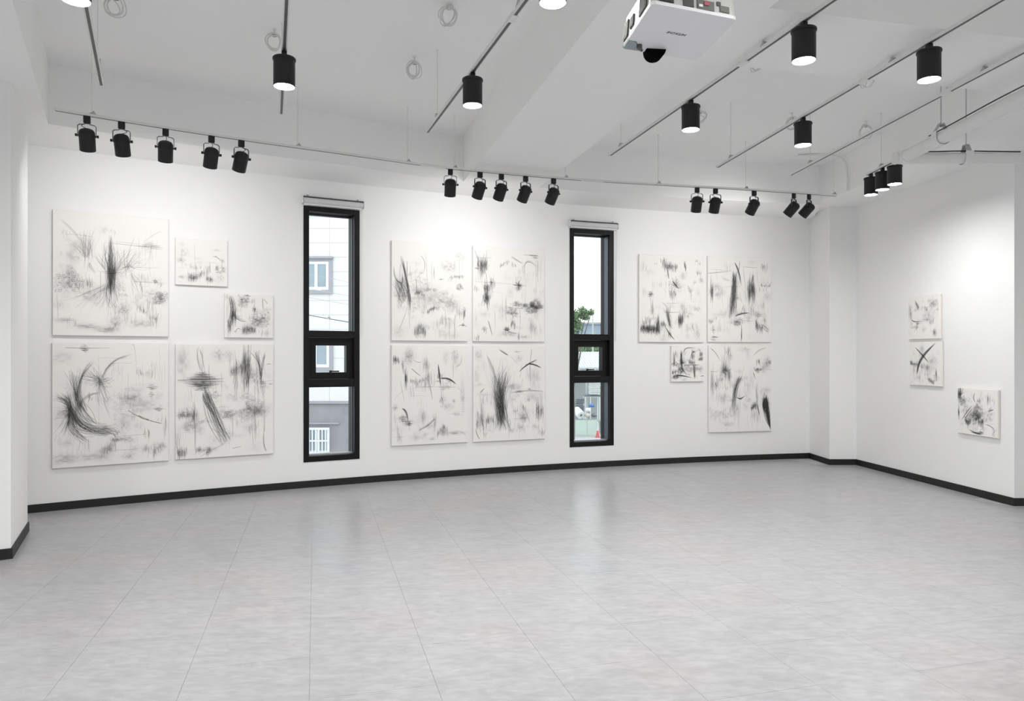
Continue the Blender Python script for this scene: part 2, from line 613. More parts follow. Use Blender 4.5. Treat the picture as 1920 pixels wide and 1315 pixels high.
# ------------------------------------------------------------------ windows
def window(k, ytr, handle_px):
    (a, b), (z0, z1) = W_PX[k], WIN_Z[k]
    A, B = wall_xy(a), wall_xy(b)
    W = (B - A).length
    t = Vector(((B - A).x, (B - A).y, 0)).normalized()
    n = Vector((-t.y, t.x, 0))                                # out of the room
    z = Vector((0, 0, 1))
    H = z1 - z0
    w = empty('window_%d' % (k + 1), (A.x, A.y, z0))
    w['kind'] = 'structure'
    o = Vector((0, 0, 0))
    D0, D1 = -0.006, 0.27
    fw = 0.062
    mb = MB(); mb.ring(o, t, n, W, H, (fw, fw, fw, fw * 0.95), D0, D1)
    mb.build('window_frame', M['frame'], w)
    Y = A.y
    zz = [EYE + (YH - y) / F * Y - z0 for y in ytr]           # edges of the two transoms, from the top down
    R = Matrix(((t.x, n.x, 0), (t.y, n.y, 0), (0, 0, 1)))
    iw = W - 2 * fw
    def bar(name, zc, h, d0, d1, m, w0=0.0, w1=0.0, parent=w):
        m_ = MB()
        m_.box(t * (fw + w0 + (iw - w0 - w1) / 2) + n * ((d0 + d1) / 2) + z * zc, (iw - w0 - w1, d1 - d0, h), R)
        return m_.build(name, m, parent)
    bar('transom', (zz[0] + zz[1]) / 2, zz[0] - zz[1], 0.0, D1, M['frame'])
    bar('transom', (zz[2] + zz[3]) / 2, zz[2] - zz[3], 0.0, D1, M['frame'])
    g0, g1 = 0.150, 0.158
    for lo, hi in ((fw, zz[3]), (zz[0], H - fw)):
        bar('pane', (lo + hi) / 2, hi - lo, g0, g1, M['glass'])
    # dark glazing beads round the fixed panes, with a blue-grey strip imitating the reflection down the far reveal
    for lo, hi in ((fw, zz[3]), (zz[0], H - fw)):
        m_ = MB(); m_.ring(t * fw + z * lo, t, n, iw, hi - lo, (0.010, 0.004, 0.014, 0.012), 0.128, 0.150)
        m_.build('glazing_bead', M['frame'], w)
        m_ = MB(); m_.box(t * (fw + iw - 0.004) + n * (0.085 if k == 0 else 0.088) + z * ((lo + hi) / 2), (0.008, 0.022 if k == 0 else 0.108, hi - lo - 0.02), R)
        m_.build('reveal_reflection', M['reveal_tone'], w, label='blue-grey strip standing in for the reflection on the reveal')
    bar('sill', fw + 0.010, 0.018, 0.070, 0.126, M['sill_tone'])  # pale strip painted as the reflection under the lower pane
    # opening vent light between the transoms
    lo, hi = zz[2], zz[1]
    m_ = MB(); m_.ring(t * (fw + 0.004) + z * (lo + 0.004), t, n, iw - 0.008, hi - lo - 0.008, (0.085, 0.075, 0.075, 0.088), 0.055, 0.165)
    s = m_.build('vent_sash', M['frame'], w)
    m_ = MB(); m_.box(t * (fw + 0.089 + (iw - 0.168) / 2) + n * 0.12 + z * ((lo + hi) / 2), (iw - 0.166, 0.008, hi - lo - 0.16), R)
    m_.build('pane', M['glass'], s)
    m_ = MB()
    hc = t * (W * handle_px) + n * 0.045 + z * (lo + 0.092)
    m_.box(hc, (0.11, 0.014, 0.016), R, 0.003)
    m_.box(hc + t * -0.045 + n * 0.004 + z * -0.004, (0.028, 0.02, 0.034), R, 0.004)
    m_.build('handle', M['black_satin'], s, smooth=40)
    # roller blind in its cassette above the opening
    bl = thing('roller_blind', ('rolled-up pale grey roller blind above the taller window, between the two left canvas groups' if k == 0 else 'rolled-up pale grey roller blind above the window showing sky and a tree'), 'blind', (A.x, A.y, z1), 0)
    m_ = MB()
    m_.tube([t * -0.012 - n * 0.045 + z * 0.05, t * (W + 0.028) - n * 0.045 + z * 0.05], 0.036, 20)
    m_.build('fabric_roll', M['blind'], bl, smooth=40)
    m_ = MB(); m_.box(t * (W / 2 + 0.008) - n * 0.036 + z * 0.094, (W + 0.045, 0.055, 0.010), R)
    m_.build('head_rail', M['blindrail'], bl, label='dark grey top rail')
    m_ = MB(); m_.box(t * (W / 2 + 0.008) - n * 0.05 + z * 0.012, (W + 0.02, 0.012, 0.022), R, 0.003)
    m_.build('bottom_bar', M['whiteplastic'], bl)
    for e in (-0.02, W + 0.036):
        m_ = MB(); m_.box(t * e - n * 0.042 + z * 0.055, (0.008, 0.078, 0.082), R, 0.002)
        m_.build('end_bracket', M['whiteplastic'], bl)
    for e in (0.04, W - 0.03):
        m_ = MB(); m_.tube([t * e - n * 0.03 + z * 0.099, t * e - n * 0.03 + z * 0.118], [0.016, 0.010], 10)
        m_.build('mounting_clip', M['clampmetal'], bl)
    m_ = MB(); m_.tube([t * (W + 0.03) - n * 0.03 + z * 0.02, t * (W + 0.026) - n * 0.012 + z * -1.5, t * (W + 0.034) - n * 0.012 + z * -1.5, t * (W + 0.036) - n * 0.03 + z * 0.02], 0.0022, 6)
    m_.build('pull_cord', M['whiteplastic'], bl)
window(0, (621.3, 632.5, 712.5, 726.0), 0.56)
window(1, (628.0, 637.5, 706.5, 717.5), 0.50)

# ------------------------------------------------------------------ light tracks
TRK = 1.96                                                  # track underside above the eye
def catmull(pts, n):
    pts = [Vector(p) for p in pts]
    out = []
    for i in range(len(pts) - 1):
        p0, p1, p2, p3 = pts[max(i - 1, 0)], pts[i], pts[i + 1], pts[min(i + 2, len(pts) - 1)]
        for k in range(n):
            u = k / n
            out.append(0.5 * ((2 * p1) + (-p0 + p2) * u + (2 * p0 - 5 * p1 + 4 * p2 - p3) * u * u + (-p0 + 3 * p1 - 3 * p2 + p3) * u ** 3))
    out.append(pts[-1])
    return out

def track(label, pts, gaps, rods, wide=0.034, slotw=0.017):
    """pts: plan polyline; gaps: (start, end) in metres along it where a white joiner covers the slot; rods: metres along"""
    L = [0.0]
    for a, b in zip(pts[:-1], pts[1:]):
        L.append(L[-1] + (b - a).length)
    z0 = EYE + TRK
    t = thing('light_track', label, 'track', (pts[0].x, pts[0].y, z0))
    o = pts[0]
    loc = [p - o for p in pts]
    mb = MB(); strip(mb, loc, -wide / 2, wide / 2, 0.002, 0.022)
    mb.build('rail', M['rail'], t)
    def along(s):
        s = max(0, min(L[-1] - 1e-6, s))
        i = max(j for j in range(len(L)) if L[j] <= s)
        i = min(i, len(L) - 2)
        return loc[i].lerp(loc[i + 1], (s - L[i]) / (L[i + 1] - L[i]))
    cuts = [0.0]
    for g in gaps:
        cuts += list(g)
    cuts.append(L[-1])
    for a, b in zip(cuts[::2], cuts[1::2]):
        q = [along(a)] + [loc[i] for i in range(len(L)) if a + 0.01 < L[i] < b - 0.01] + [along(b)]
        mb = MB(); strip(mb, q, -slotw / 2, slotw / 2, 0.0, 0.004)
        mb.build('conductor_slot', M['slot'], t, label='dark slot along the underside')
    for a, b in gaps:
        q = [along(a), along(b)]
        mb = MB(); strip(mb, q, -wide / 2 - 0.002, wide / 2 + 0.002, -0.003, 0.024)
        mb.build('joiner', M['rail'], t)
    for s in (0.0, L[-1]):
        p = along(s)
        d = (along(0.05) - along(0)) if s == 0 else (along(L[-1]) - along(L[-1] - 0.05))
        d = d.normalized() * (-1 if s == 0 else 1)
        mb = MB(); strip(mb, [p, p + d * 0.012], -wide / 2 - 0.001, wide / 2 + 0.001, -0.001, 0.023)
        mb.build('end_cap', M['rail'], t)
    for s in rods:
        hz = HIGH - TRK
        if isinstance(s, tuple):
            s, hz = s[0], LOW - TRK
        p = along(s)
        off = (along(s + 0.04) - along(s - 0.04)).normalized()
        nn = Vector((-off.y, off.x))
        mb = MB(); mb.tube([(p.x, p.y, 0.022), (p.x, p.y, 0.034), (p.x, p.y, hz - 0.012), (p.x, p.y, hz)], [0.006, 0.0032, 0.0032, 0.012], 8)
        rd = mb.build('hanger_rod', M['rail'], t)
        mb = MB()
        a, b, c_ = p + nn * 0.018, p - nn * 0.018, p
        mb.hexa([(a.x - off.x * .02, a.y - off.y * .02, 0.023), (a.x + off.x * .03, a.y + off.y * .03, 0.023), (b.x + off.x * .03, b.y + off.y * .03, 0.023), (b.x - off.x * .02, b.y - off.y * .02, 0.023)],
                [(a.x, a.y, 0.036), (a.x + off.x * .012, a.y + off.y * .012, 0.05), (b.x + off.x * .012, b.y + off.y * .012, 0.05), (b.x, b.y, 0.036)])
        mb.build('hanger_clip', M['clampmetal'], rd)
    return t, loc, L, along

def px_on(pts, px):
    """metres along a plan polyline at the point seen in pixel column px"""
    s = 0.0
    best = None
    for a, b in zip(pts[:-1], pts[1:]):
        k = (px - CX) / F
        den = (b.x - a.x) - k * (b.y - a.y)
        u = (k * a.y - a.x) / den if abs(den) > 1e-9 else -1
        if -1e-6 <= u <= 1 + 1e-6:
            best = s + u * (b - a).length
        s += (b - a).length
    return best
def at_s(pts, s):
    for a, b in zip(pts[:-1], pts[1:]):
        l = (b - a).length
        if s <= l:
            return a.lerp(b, s / l)
        s -= l
    return pts[-1]

wt = catmull([at_h(x, y, TRK) for x, y in [(103, 208), (220, 227.5), (338, 246.3), (480, 267.5), (640, 289.6), (787, 310.5), (840, 317.2), (960, 328.5), (1088, 339), (1132, 342.0), (1280, 350.5), (1420, 358.5), (1567, 368.2)]], 4)
WT = [p.to_2d() for p in wt]
track('long white track with three bunches of black spots following the curved wall', WT,
      [(px_on(WT, 788), px_on(WT, 835)), (px_on(WT, 1089), px_on(WT, 1131))],
      [px_on(WT, x) for x in (172, 558, 764, 852, 1060, 1234, 1398, 1563)], wide=0.030, slotw=0.012)

def straight(label, pfar, pnear, ext, rodpx, gappx=None, slotw=0.017):
    a = at_h(*pfar, TRK).to_2d()
    b = at_h(*pnear, TRK).to_2d()
    e = b + (b - a).normalized() * ext
    P = [a, e]
    gaps = [(px_on(P, gappx[0]), px_on(P, gappx[1]))] if gappx else []
    track(label, P, gaps, [(px_on(P, x[0]), 0) if isinstance(x, tuple) else px_on(P, x) for x in rodpx], slotw=slotw)
    return P
TA = straight('short white track with one cylinder lamp, ending above the leftmost spots', (190, 160.5), (169, 52), 1.0, (183,), None)
TB = straight('white track seen end-on with a cylinder lamp hanging in its middle', (527.5, 214), (537.5, 0), 1.0, (528.8,), None)
TC = straight('white track left of the main beam, carrying two cylinder lamps', (802, 249), (988, 0), 1.0, (820, 974), (957, 966.5))
T1 = straight('white track right of the projector, carrying two cylinder lamps', (1145, 292), (1567, 0), 0.9, (1164, (1432,)), (1387, 1402), 0.015)
T2 = straight('white track next but one to the main beam, carrying two cylinder lamps', (1346, 314.5), (1882, 0), 0.9, (1370, (1673,)), (1613, 1628), 0.015)
T3 = straight('bare white track without any lamp, ending near the far corner', (1483.4, 329), (1920, 99.7), 0.7, (1519, (1845,)), (1767, 1784), 0.013)
T4 = straight('short white track holding three cylinder lamps close together', (1627.5, 328.8), (1684, 300), 0.0, (1652,), None, 0.013)

# ------------------------------------------------------------------ downlights and spots
def downlight(label):
    t = thing('cylinder_downlight', label, 'lamp', (0, 0, 0), 0, 'cylinder lamps on the tracks')
    mb = MB(); mb.box((0, 0, -0.0225), (0.032, 0.034, 0.045), None, 0.003)
    mb.build('connector', M['black'], t, smooth=35)
    mb = MB(); mb.lathe([(0.0005, -0.040), (0.050, -0.041), (0.070, -0.044), (0.0725, -0.047), (0.0725, -0.058), (0.070, -0.060), (0.0005, -0.060)], 36)
    mb.build('top_cap', M['black'], t, smooth=35)
    mb = MB(); mb.lathe([(0.0665, -0.052), (0.0675, -0.056), (0.0675, -0.226), (0.0668, -0.229), (0.0640, -0.229), (0.0632, -0.226), (0.0632, -0.060), (0.0005, -0.058)], 40)
    mb.f = mb.f[:-2] + [mb.f[-1]]
    mb.build('lamp_body', M['black'], t, smooth=35)
    mb = MB(); mb.lathe([(0.0005, -0.214), (0.0628, -0.216), (0.0628, -0.222), (0.0005, -0.226)], 32)
    mb.build('lens', M['lens'], t, smooth=50, label='glowing white lens')
    return t
def beam(t, loc, power, size, blend, z, rot=None):
    l = bpy.data.lights.new('lamp_beam', 'SPOT')
    l.energy, l.spot_size, l.spot_blend = power, math.radians(size), blend
    l.shadow_soft_size = 0.055
    l.color = (1.0, 0.993, 0.982)
    lo = bpy.data.objects.new('lamp_beam', l)
    C.objects.link(lo)
    lo.parent = t
    lo.matrix_local = (rot if rot is not None else Matrix()) @ Matrix.Translation((0, 0, z))
    return lo
DL = [
    (TA, at_s(TA, (at_h(190, 160.5, TRK).to_2d() - Vector((-2.115, 3.51))).length), 'cylinder lamp nearest the left beam, cut off by the upper edge'),
    (TB, 533, 'black cylinder lamp on the track that points straight at the viewer'),
    (TC, 886, 'black cylinder lamp hanging in front of the main beam, farther one on its track'),
    (TC, Vector((0.2, 3.53)), 'cylinder lamp left of the projector, only its glowing end in view'),
    (T1, 1507, 'larger black cylinder lamp just right of the projector'),
    (T1, 1295, 'black cylinder lamp below the projector, with a cable coil behind it'),
    (T2, 1742, 'large black cylinder lamp farthest right of the upper lamps'),
    (T2, 1505.5, 'black cylinder lamp above the rightmost bunch of spots'),
    (T4, 1633, 'far left lamp of the three cylinder lamps close together'),
    (T4, 1654.5, 'middle lamp of the three cylinder lamps close together'),
    (T4, 1677.5, 'nearest, rightmost lamp of the three cylinder lamps close together'),
]
proto = None
lamps = []
for tr, w, lab in DL:
    p = w if isinstance(w, Vector) else at_s(tr, px_on(tr, w))
    d = tr[1] - tr[0]
    rz = math.atan2(d.y, d.x) + PI / 2
    loc = (p.x, p.y, EYE + TRK)
    if proto is None:
        proto = downlight(lab)
        proto.location, proto.rotation_euler = loc, (0, 0, rz)
        made = proto
    else:
        made = dup(proto, loc, rz, lab)
    lamps.append(made)
for k, t in enumerate(lamps):
    beam(t, None, DOWN_W if k < 8 else DOWN_W * 0.24, 144 if k < 8 else 172, 0.95, -0.232)

def spot_parts(t, tilt, cord):
    """everything below the track connector; the head leans towards local +y by tilt"""
    mb = MB(); mb.box((0, 0, -0.029), (0.050, 0.034, 0.058), None, 0.003)
    mb.build('connector', M['black'], t, smooth=35)
    pz = -0.160
    yk = 0.0675
    mb = MB()
    prof = [(-yk, pz - 0.012), (-yk, -0.082), (-yk + 0.012, -0.070), (-0.022, -0.066), (-0.014, -0.060), (0.014, -0.060), (0.022, -0.066), (yk - 0.012, -0.070), (yk, -0.082), (yk, pz - 0.012)]
    vs, fs = [], []
    for x, zz in prof:
        k = 0.93
        xi = x * k if abs(x) > 0.03 else x
        zi = zz - 0.0035 if abs(x) < yk - 0.001 else zz
        for q in ((x, -0.008, zz), (x, 0.008, zz), (xi, 0.008, zi), (xi, -0.008, zi)):
            vs.append(q)
    m = len(prof)
    for i in range(m - 1):
        for k in range(4):
            fs.append((i * 4 + k, i * 4 + (k + 1) % 4, (i + 1) * 4 + (k + 1) % 4, (i + 1) * 4 + k))
    fs += [(0, 1, 2, 3), tuple((m - 1) * 4 + k for k in range(4))]
    mb.add(vs, fs)
    mb.build('yoke', M['steel'], t)
    R = Matrix.Rotation(tilt, 3, 'X')
    piv = Vector((0, 0, pz))
    mb = MB(); mb.lathe([(0.0005, 0.058), (0.030, 0.055), (0.047, 0.047), (0.056, 0.036), (0.0600, 0.022), (0.0600, -0.118), (0.0592, -0.121), (0.056, -0.121), (0.0552, -0.118), (0.0552, -0.095), (0.0005, -0.092)], 36, piv, R)
    mb.f = mb.f[:-2] + [mb.f[-1]]
    b = mb.build('lamp_body', M['black'], t, smooth=35)
    mb = MB()
    for k in range(3):
        mb.lathe([(0.0608, 0.010 - k * 0.012), (0.0608, 0.007 - k * 0.012)], 36, piv, R)
    mb = MB(); mb.lathe([(0.0605, -0.004), (0.0612, -0.006), (0.0612, -0.010), (0.0605, -0.012)], 36, piv, R)
    mb.build('body_ring', M['black_satin'], b, smooth=35)
    mb = MB(); mb.lathe([(0.0005, -0.104), (0.0548, -0.105), (0.0548, -0.110), (0.0005, -0.112)], 28, piv, R)
    mb.build('lens', M['spotlens'], t, smooth=50, label='glowing white lens facing the wall')
    for s in (-1, 1):
        mb = MB(); mb.tube([(s * (yk - 0.008), 0, pz), (s * (yk + 0.003), 0, pz), (s * (yk + 0.004), 0, pz), (s * (yk + 0.017), 0, pz)], [0.006, 0.006, 0.012, 0.011], 12)
        mb.build('knob', M['black'], t, smooth=40)
    top = piv + R @ Vector((0, 0.01, 0.056))
    c = cord
    pts = catmull([(0.0, 0.0, -0.057), (c * 0.020, 0.004, -0.066), (c * 0.040, 0.006, -0.078), (c * 0.028, 0.0, -0.090), tuple(top)], 5)
    mb = MB(); mb.tube(pts, 0.0026, 6)
    mb.build('power_cord', M['cable_black'], t, smooth=60)

SPOTS = [
    (163, 24, 30, -1, 'leftmost black spot of all on the curved track'),
    (228, 17, 30, 1, 'second black spot from the left end of the curved track'),
    (310.5, 27, 28, 0.2, 'middle spot of the five above the left canvases'),
    (396.5, 35, 30, 0.3, 'fourth of the five spots above the left canvases'),
    (452.5, 41, 32, 1, 'last of the left five spots, nearest the tall window'),
    (844.5, 10, 26, 0.4, 'upright-looking black spot at the joint above the central canvases'),
    (900, 33, 34, 1, 'second spot of the central five, cord looping to one side'),
    (940, 33, 35, 1, 'middle spot of the central five under the main beam'),
    (985.5, 36, 36, 0.6, 'fourth spot of the central five under the main beam'),
    (1038, 36, 36, 0.4, 'last spot of the central five, nearest the window with the sky'),
    (1307, 0, 28, 0.4, 'first spot of the rightmost bunch, almost facing the viewer'),
    (1341.5, 6, 28, -0.8, 'second spot of the rightmost bunch, close beside the first'),
    (1414, 27, 38, 0.8, 'lone tilted spot in the middle of the rightmost bunch'),
    (1488.5, 46, 44, -0.4, 'strongly tilted spot, last but one before the far corner'),
    (1517, 46, 45, -0.3, 'strongly tilted spot nearest the far corner'),
]
for px, pan, tilt, cord, lab in SPOTS:
    p = at_s(WT, px_on(WT, px))
    t = thing('track_spotlight', lab, 'spotlight', (p.x, p.y, EYE + TRK), math.radians(pan), 'spots on the curved track')
    spot_parts(t, math.radians(tilt), cord)
    l = bpy.data.lights.new('spot_beam', 'SPOT')
    l.energy = SPOT_W
    l.spot_size = math.radians(165)
    l.spot_blend = 1.0
    l.shadow_soft_size = 0.05
    l.color = (1.0, 0.993, 0.982)
    lo = bpy.data.objects.new('spot_beam', l)
    C.objects.link(lo)
    lo.parent = t
    R = Matrix.Rotation(math.radians(tilt), 4, 'X')
    lo.matrix_local = Matrix.Translation((0, 0, -0.160)) @ R @ Matrix.Translation((0, 0, -0.125)) @ Matrix.Rotation(math.radians(20), 4, 'X')

# ------------------------------------------------------------------ projector under the main beam
HB = 1.32
corner = [at_h(x, y, HB) for x, y in ((1222, 5.5), (1383, 36.5), (1306, 114.8), (1167, 90.5))]      # near left, near right, far right, far left
pc = sum(corner, Vector()) / 4
pj = thing('projector', 'white ceiling projector hung upside down below the main beam', 'projector', tuple(pc))
cl = [c - pc for c in corner]
def PU(u, v, h):
    a = cl[0].lerp(cl[1], u)
    b = cl[3].lerp(cl[2], u)
    p = a.lerp(b, v)
    return Vector((p.x, p.y, h))
def outline(ins, h, cut=0.05):
    s = []
    def arc(u, v, su, sv):
        k = cut
        return [(u + su * k, v), (u + su * k * 0.3, v + sv * k * 0.3), (u, v + sv * k)]
    for (u, v, su, sv), rev in (((0, 0, 1, 1), True), ((1, 0, -1, 1), False), ((1, 1, -1, -1), True), ((0, 1, 1, -1), False)):
        a = arc(u, v, su, sv)
        s += a[::-1] if rev else a
    return [PU(ins + (1 - 2 * ins) * u, ins + (1 - 2 * ins) * v, h) for u, v in s]
# lid (faces down) and the body above it
mb = MB(); mb.hexa(outline(0.004, 0.0), outline(0.0, 0.012)); mb.build('lid', M['projector'], pj, label='smooth pale lid with the maker\'s lettering')
mb = MB(); mb.hexa(outline(0.006, 0.0125), outline(0.03, 0.118)); mb.build('body', M['projector_side'], pj)
def side_panel(name, m, u0, u1, h0, h1, face, d=0.004, parent=pj, slats=0, label=None):
    """plate on a side: face 'l' left (v from u0 to u1) or 'n' near (u from u0 to u1)"""
    def Q(a, h, out):
        ins = 0.006 + 0.024 * (h - 0.0125) / 0.106 if h > 0.0125 else 0.006
        if face == 'l':
            e = (cl[1] - cl[0]).normalized()
            return PU(ins, a, h) - e * out
        e = (cl[3] - cl[0]).normalized()
        return PU(a, ins, h) - e * out
    mb = MB()
    mb.hexa([Q(u0, h0, -0.002), Q(u1, h0, -0.002), Q(u1, h1, -0.002), Q(u0, h1, -0.002)], [Q(u0, h0, d), Q(u1, h0, d), Q(u1, h1, d), Q(u0, h1, d)])
    o = mb.build(name, m, parent, label=label)
    if slats:
        mb = MB()
        for k in range(slats):
            f0, f1 = (k + 0.25) / slats, (k + 0.6) / slats
            a0, a1 = u0 + (u1 - u0) * f0, u0 + (u1 - u0) * f1
            mb.hexa([Q(a0, h0, d - 0.001), Q(a1, h0, d - 0.001), Q(a1, h1, d - 0.001), Q(a0, h1, d - 0.001)], [Q(a0, h0, d + 0.003), Q(a1, h0, d + 0.003), Q(a1, h1, d + 0.003), Q(a0, h1, d + 0.003)])
        s = mb.build('grille', M['ventslat'] if face == 'l' else M['portgrey'], o)
        s['kind'] = 'stuff'
    return o
side_panel('side_vent', M['vent'], 0.16, 0.40, 0.02, 0.10, 'l', slats=9, label='grey slotted vent')
side_panel('side_vent', M['vent'], 0.60, 0.72, 0.03, 0.075, 'l', slats=5, label='grey slotted vent')
side_panel('side_vent', M['vent'], 0.80, 0.95, 0.018, 0.09, 'l', slats=7, label='grey slotted vent')
side_panel('rear_vent', M['port'], 0.08, 0.25, 0.016, 0.05, 'n', slats=10, label='black louvred vent')
side_panel('power_socket', M['port'], 0.36, 0.48, 0.014, 0.048, 'n')
side_panel('connector_port', M['portgrey'], 0.52, 0.72, 0.012, 0.05, 'n')
side_panel('connector_port', M['portred'], 0.60, 0.66, 0.03, 0.044, 'n', d=0.007, label='red audio socket')
side_panel('connector_port', M['whiteplastic'], 0.535, 0.58, 0.02, 0.03, 'n', d=0.008, label='pale plug')
side_panel('connector_port', M['port'], 0.755, 0.80, 0.04, 0.056, 'n')
side_panel('port_cover', M['portgrey'], 0.79, 0.90, 0.018, 0.042, 'n')
# lens at the far side, the dial and corner foot beside it
far = (cl[3] - cl[0]).normalized()
lc = PU(0.40, 1.0, 0.004)
mb = MB()
mb.tube([lc - far * 0.05, lc + far * 0.004, lc + far * 0.018, lc + far * 0.026], [0.043, 0.043, 0.038, 0.012], 28)
mb.build('lens', M['lensglass'], pj, smooth=40)
mb = MB()
mb.hexa([PU(0.02, 0.985, -0.004), PU(0.03, 0.80, -0.004), PU(0.10, 0.80, -0.004), PU(0.22, 0.975, -0.004)], [PU(0.0, 1.0, 0.004), PU(0.0, 0.78, 0.004), PU(0.12, 0.78, 0.004), PU(0.24, 0.99, 0.004)])
mb.build('corner_plate', M['metalfoot'], pj, label='blue-grey metal corner plate')
mb = MB(); mb.tube([PU(0.17, 0.86, 0.004), PU(0.17, 0.86, -0.014), PU(0.17, 0.86, -0.018)], [0.012, 0.012, 0.008], 14)
mb.build('adjuster_foot', M['vent'], pj, smooth=40)
mb = MB(); mb.tube([PU(0.19, 0.90, -0.001), PU(0.24, 0.97, -0.001)], 0.006, 8)
mb.build('focus_lever', M['vent'], pj)
# mounting pole to the beam
zt = (ZL - pc.z)
mb = MB(); mb.tube([PU(0.5, 0.42, 0.115), PU(0.5, 0.42, 0.14), PU(0.5, 0.42, 0.141), PU(0.5, 0.42, zt - 0.012), PU(0.5, 0.42, zt - 0.011), PU(0.5, 0.42, zt)], [0.09, 0.09, 0.022, 0.022, 0.08, 0.08], 20)
mb.build('mounting_pole', M['whiteplastic'], pj, smooth=40)
# lettering
cu = bpy.data.curves.new('lettering', 'FONT')
cu.body = 'HITACHI'
cu.align_x, cu.align_y = 'CENTER', 'CENTER'
cu.size = 0.0225
cu.extrude = 0.0006
cu.offset = 0.0003
tmp = bpy.data.objects.new('lettering', cu)
C.objects.link(tmp)
bpy.context.view_layer.update()
me = bpy.data.meshes.new_from_object(tmp.evaluated_get(bpy.context.evaluated_depsgraph_get()))
bpy.data.objects.remove(tmp)
me.materials.clear()
me.materials.append(M['ink'])
tx = bpy.data.objects.new('lettering', me)
C.objects.link(tx)
tx.parent = pj
ex = -(cl[1] - cl[0]).normalized()
ez = Vector((0, 0, -1))
ey = ez.cross(ex)
q = PU(0.49, 0.48, -0.0004)
tx.matrix_local = Matrix(((ex.x, ey.x, ez.x, q.x), (ex.y, ey.y, ez.y, q.y), (ex.z, ey.z, ez.z, q.z), (0, 0, 0, 1)))

# ------------------------------------------------------------------ coils of spare cable under the slab
rng = random.Random(5)
def coil(px, py, r, label, tilt=0.3, loops=4, yaw=0.0, drop=0.06):
    p = at_h(px, py, HIGH)
    t = thing('cable_coil', label, 'cable', tuple(p), 0, 'white cable coils hanging from the ceiling')
    c = Vector((0.0, 0.0, -drop - r))
    pts = [(0.0, 0.0, 0.0), (0.004, 0.0, -drop * 0.5), (-0.01, 0.003, -drop)]
    n = 18
    for k in range(loops * n + 6):
        a = PI / 2 + 2 * PI * k / n
        lp = k / n
        rr = r * (1 + 0.20 * math.sin(lp * 1.7 + px) + 0.05 * math.sin(a * 3 + px))
        q = Vector((rr * math.cos(a), 0.022 * math.sin(lp * 1.4 + px), rr * math.sin(a)))
        R = Matrix.Rotation(yaw + 0.75 * math.sin(lp * 1.3 + px), 3, 'Z') @ Matrix.Rotation(tilt, 3, 'X')
        pts.append(tuple(c + R @ q))
    mb = MB(); mb.tube(pts, 0.0042, 6)
    mb.build('cable', M['cable_white'], t, smooth=60)
    mb = MB(); mb.tube([(-0.012, -0.01, -drop - 0.004), (0.012, -0.008, -drop - 0.004), (0.012, 0.012, -drop - 0.012), (-0.012, 0.012, -drop - 0.012)], 0.005, 6, closed=True)
    mb.build('cable_tie', M['clampmetal'], t)
    mb = MB(); mb.tube([(0, 0, 0), (0, 0, -0.008)], [0.018, 0.012], 12)
    mb.build('ceiling_grommet', M['rail'], t)
coil(217, -12, 0.062, 'white cable coil beside the lamp nearest the left beam', 0.5, 4, 0.3, 0.03)
coil(514, 55, 0.055, 'white cable coil half hidden behind the end-on track lamp', 0.3, 3, 0.2, 0.04)
coil(777, 106, 0.063, 'white cable coil lowest of the two left of the main beam', 0.2, 4, 0.4, 0.05)
coil(842, 8, 0.065, 'white cable coil near the upper edge, close to the joined track', 0.6, 4, 0.5, 0.02)
coil(1421, 99, 0.06, 'flattened white cable coil behind the joint right of the projector', 0.4, 3, 0.1, 0.03)
coil(1313, 207, 0.06, 'white cable coil behind the cylinder lamp below the projector', 1.0, 3, -0.4, 0.02)
coil(1485, 212, 0.062, 'white cable coil behind the lamp above the rightmost spots', 0.7, 3, 0.2, 0.05)
coil(1626, 136, 0.060, 'white cable coil hanging across the joint of the second right track', 0.5, 2, 0.3, 0.01)
coil(1786, 140, 0.06, 'white cable coil at the joint of the bare track', 0.5, 3, 0.2, 0.02)
coil(1624, 227, 0.066, 'squarish white cable coil under the middle of the bare track', 0.15, 3, 0.0, 0.05)

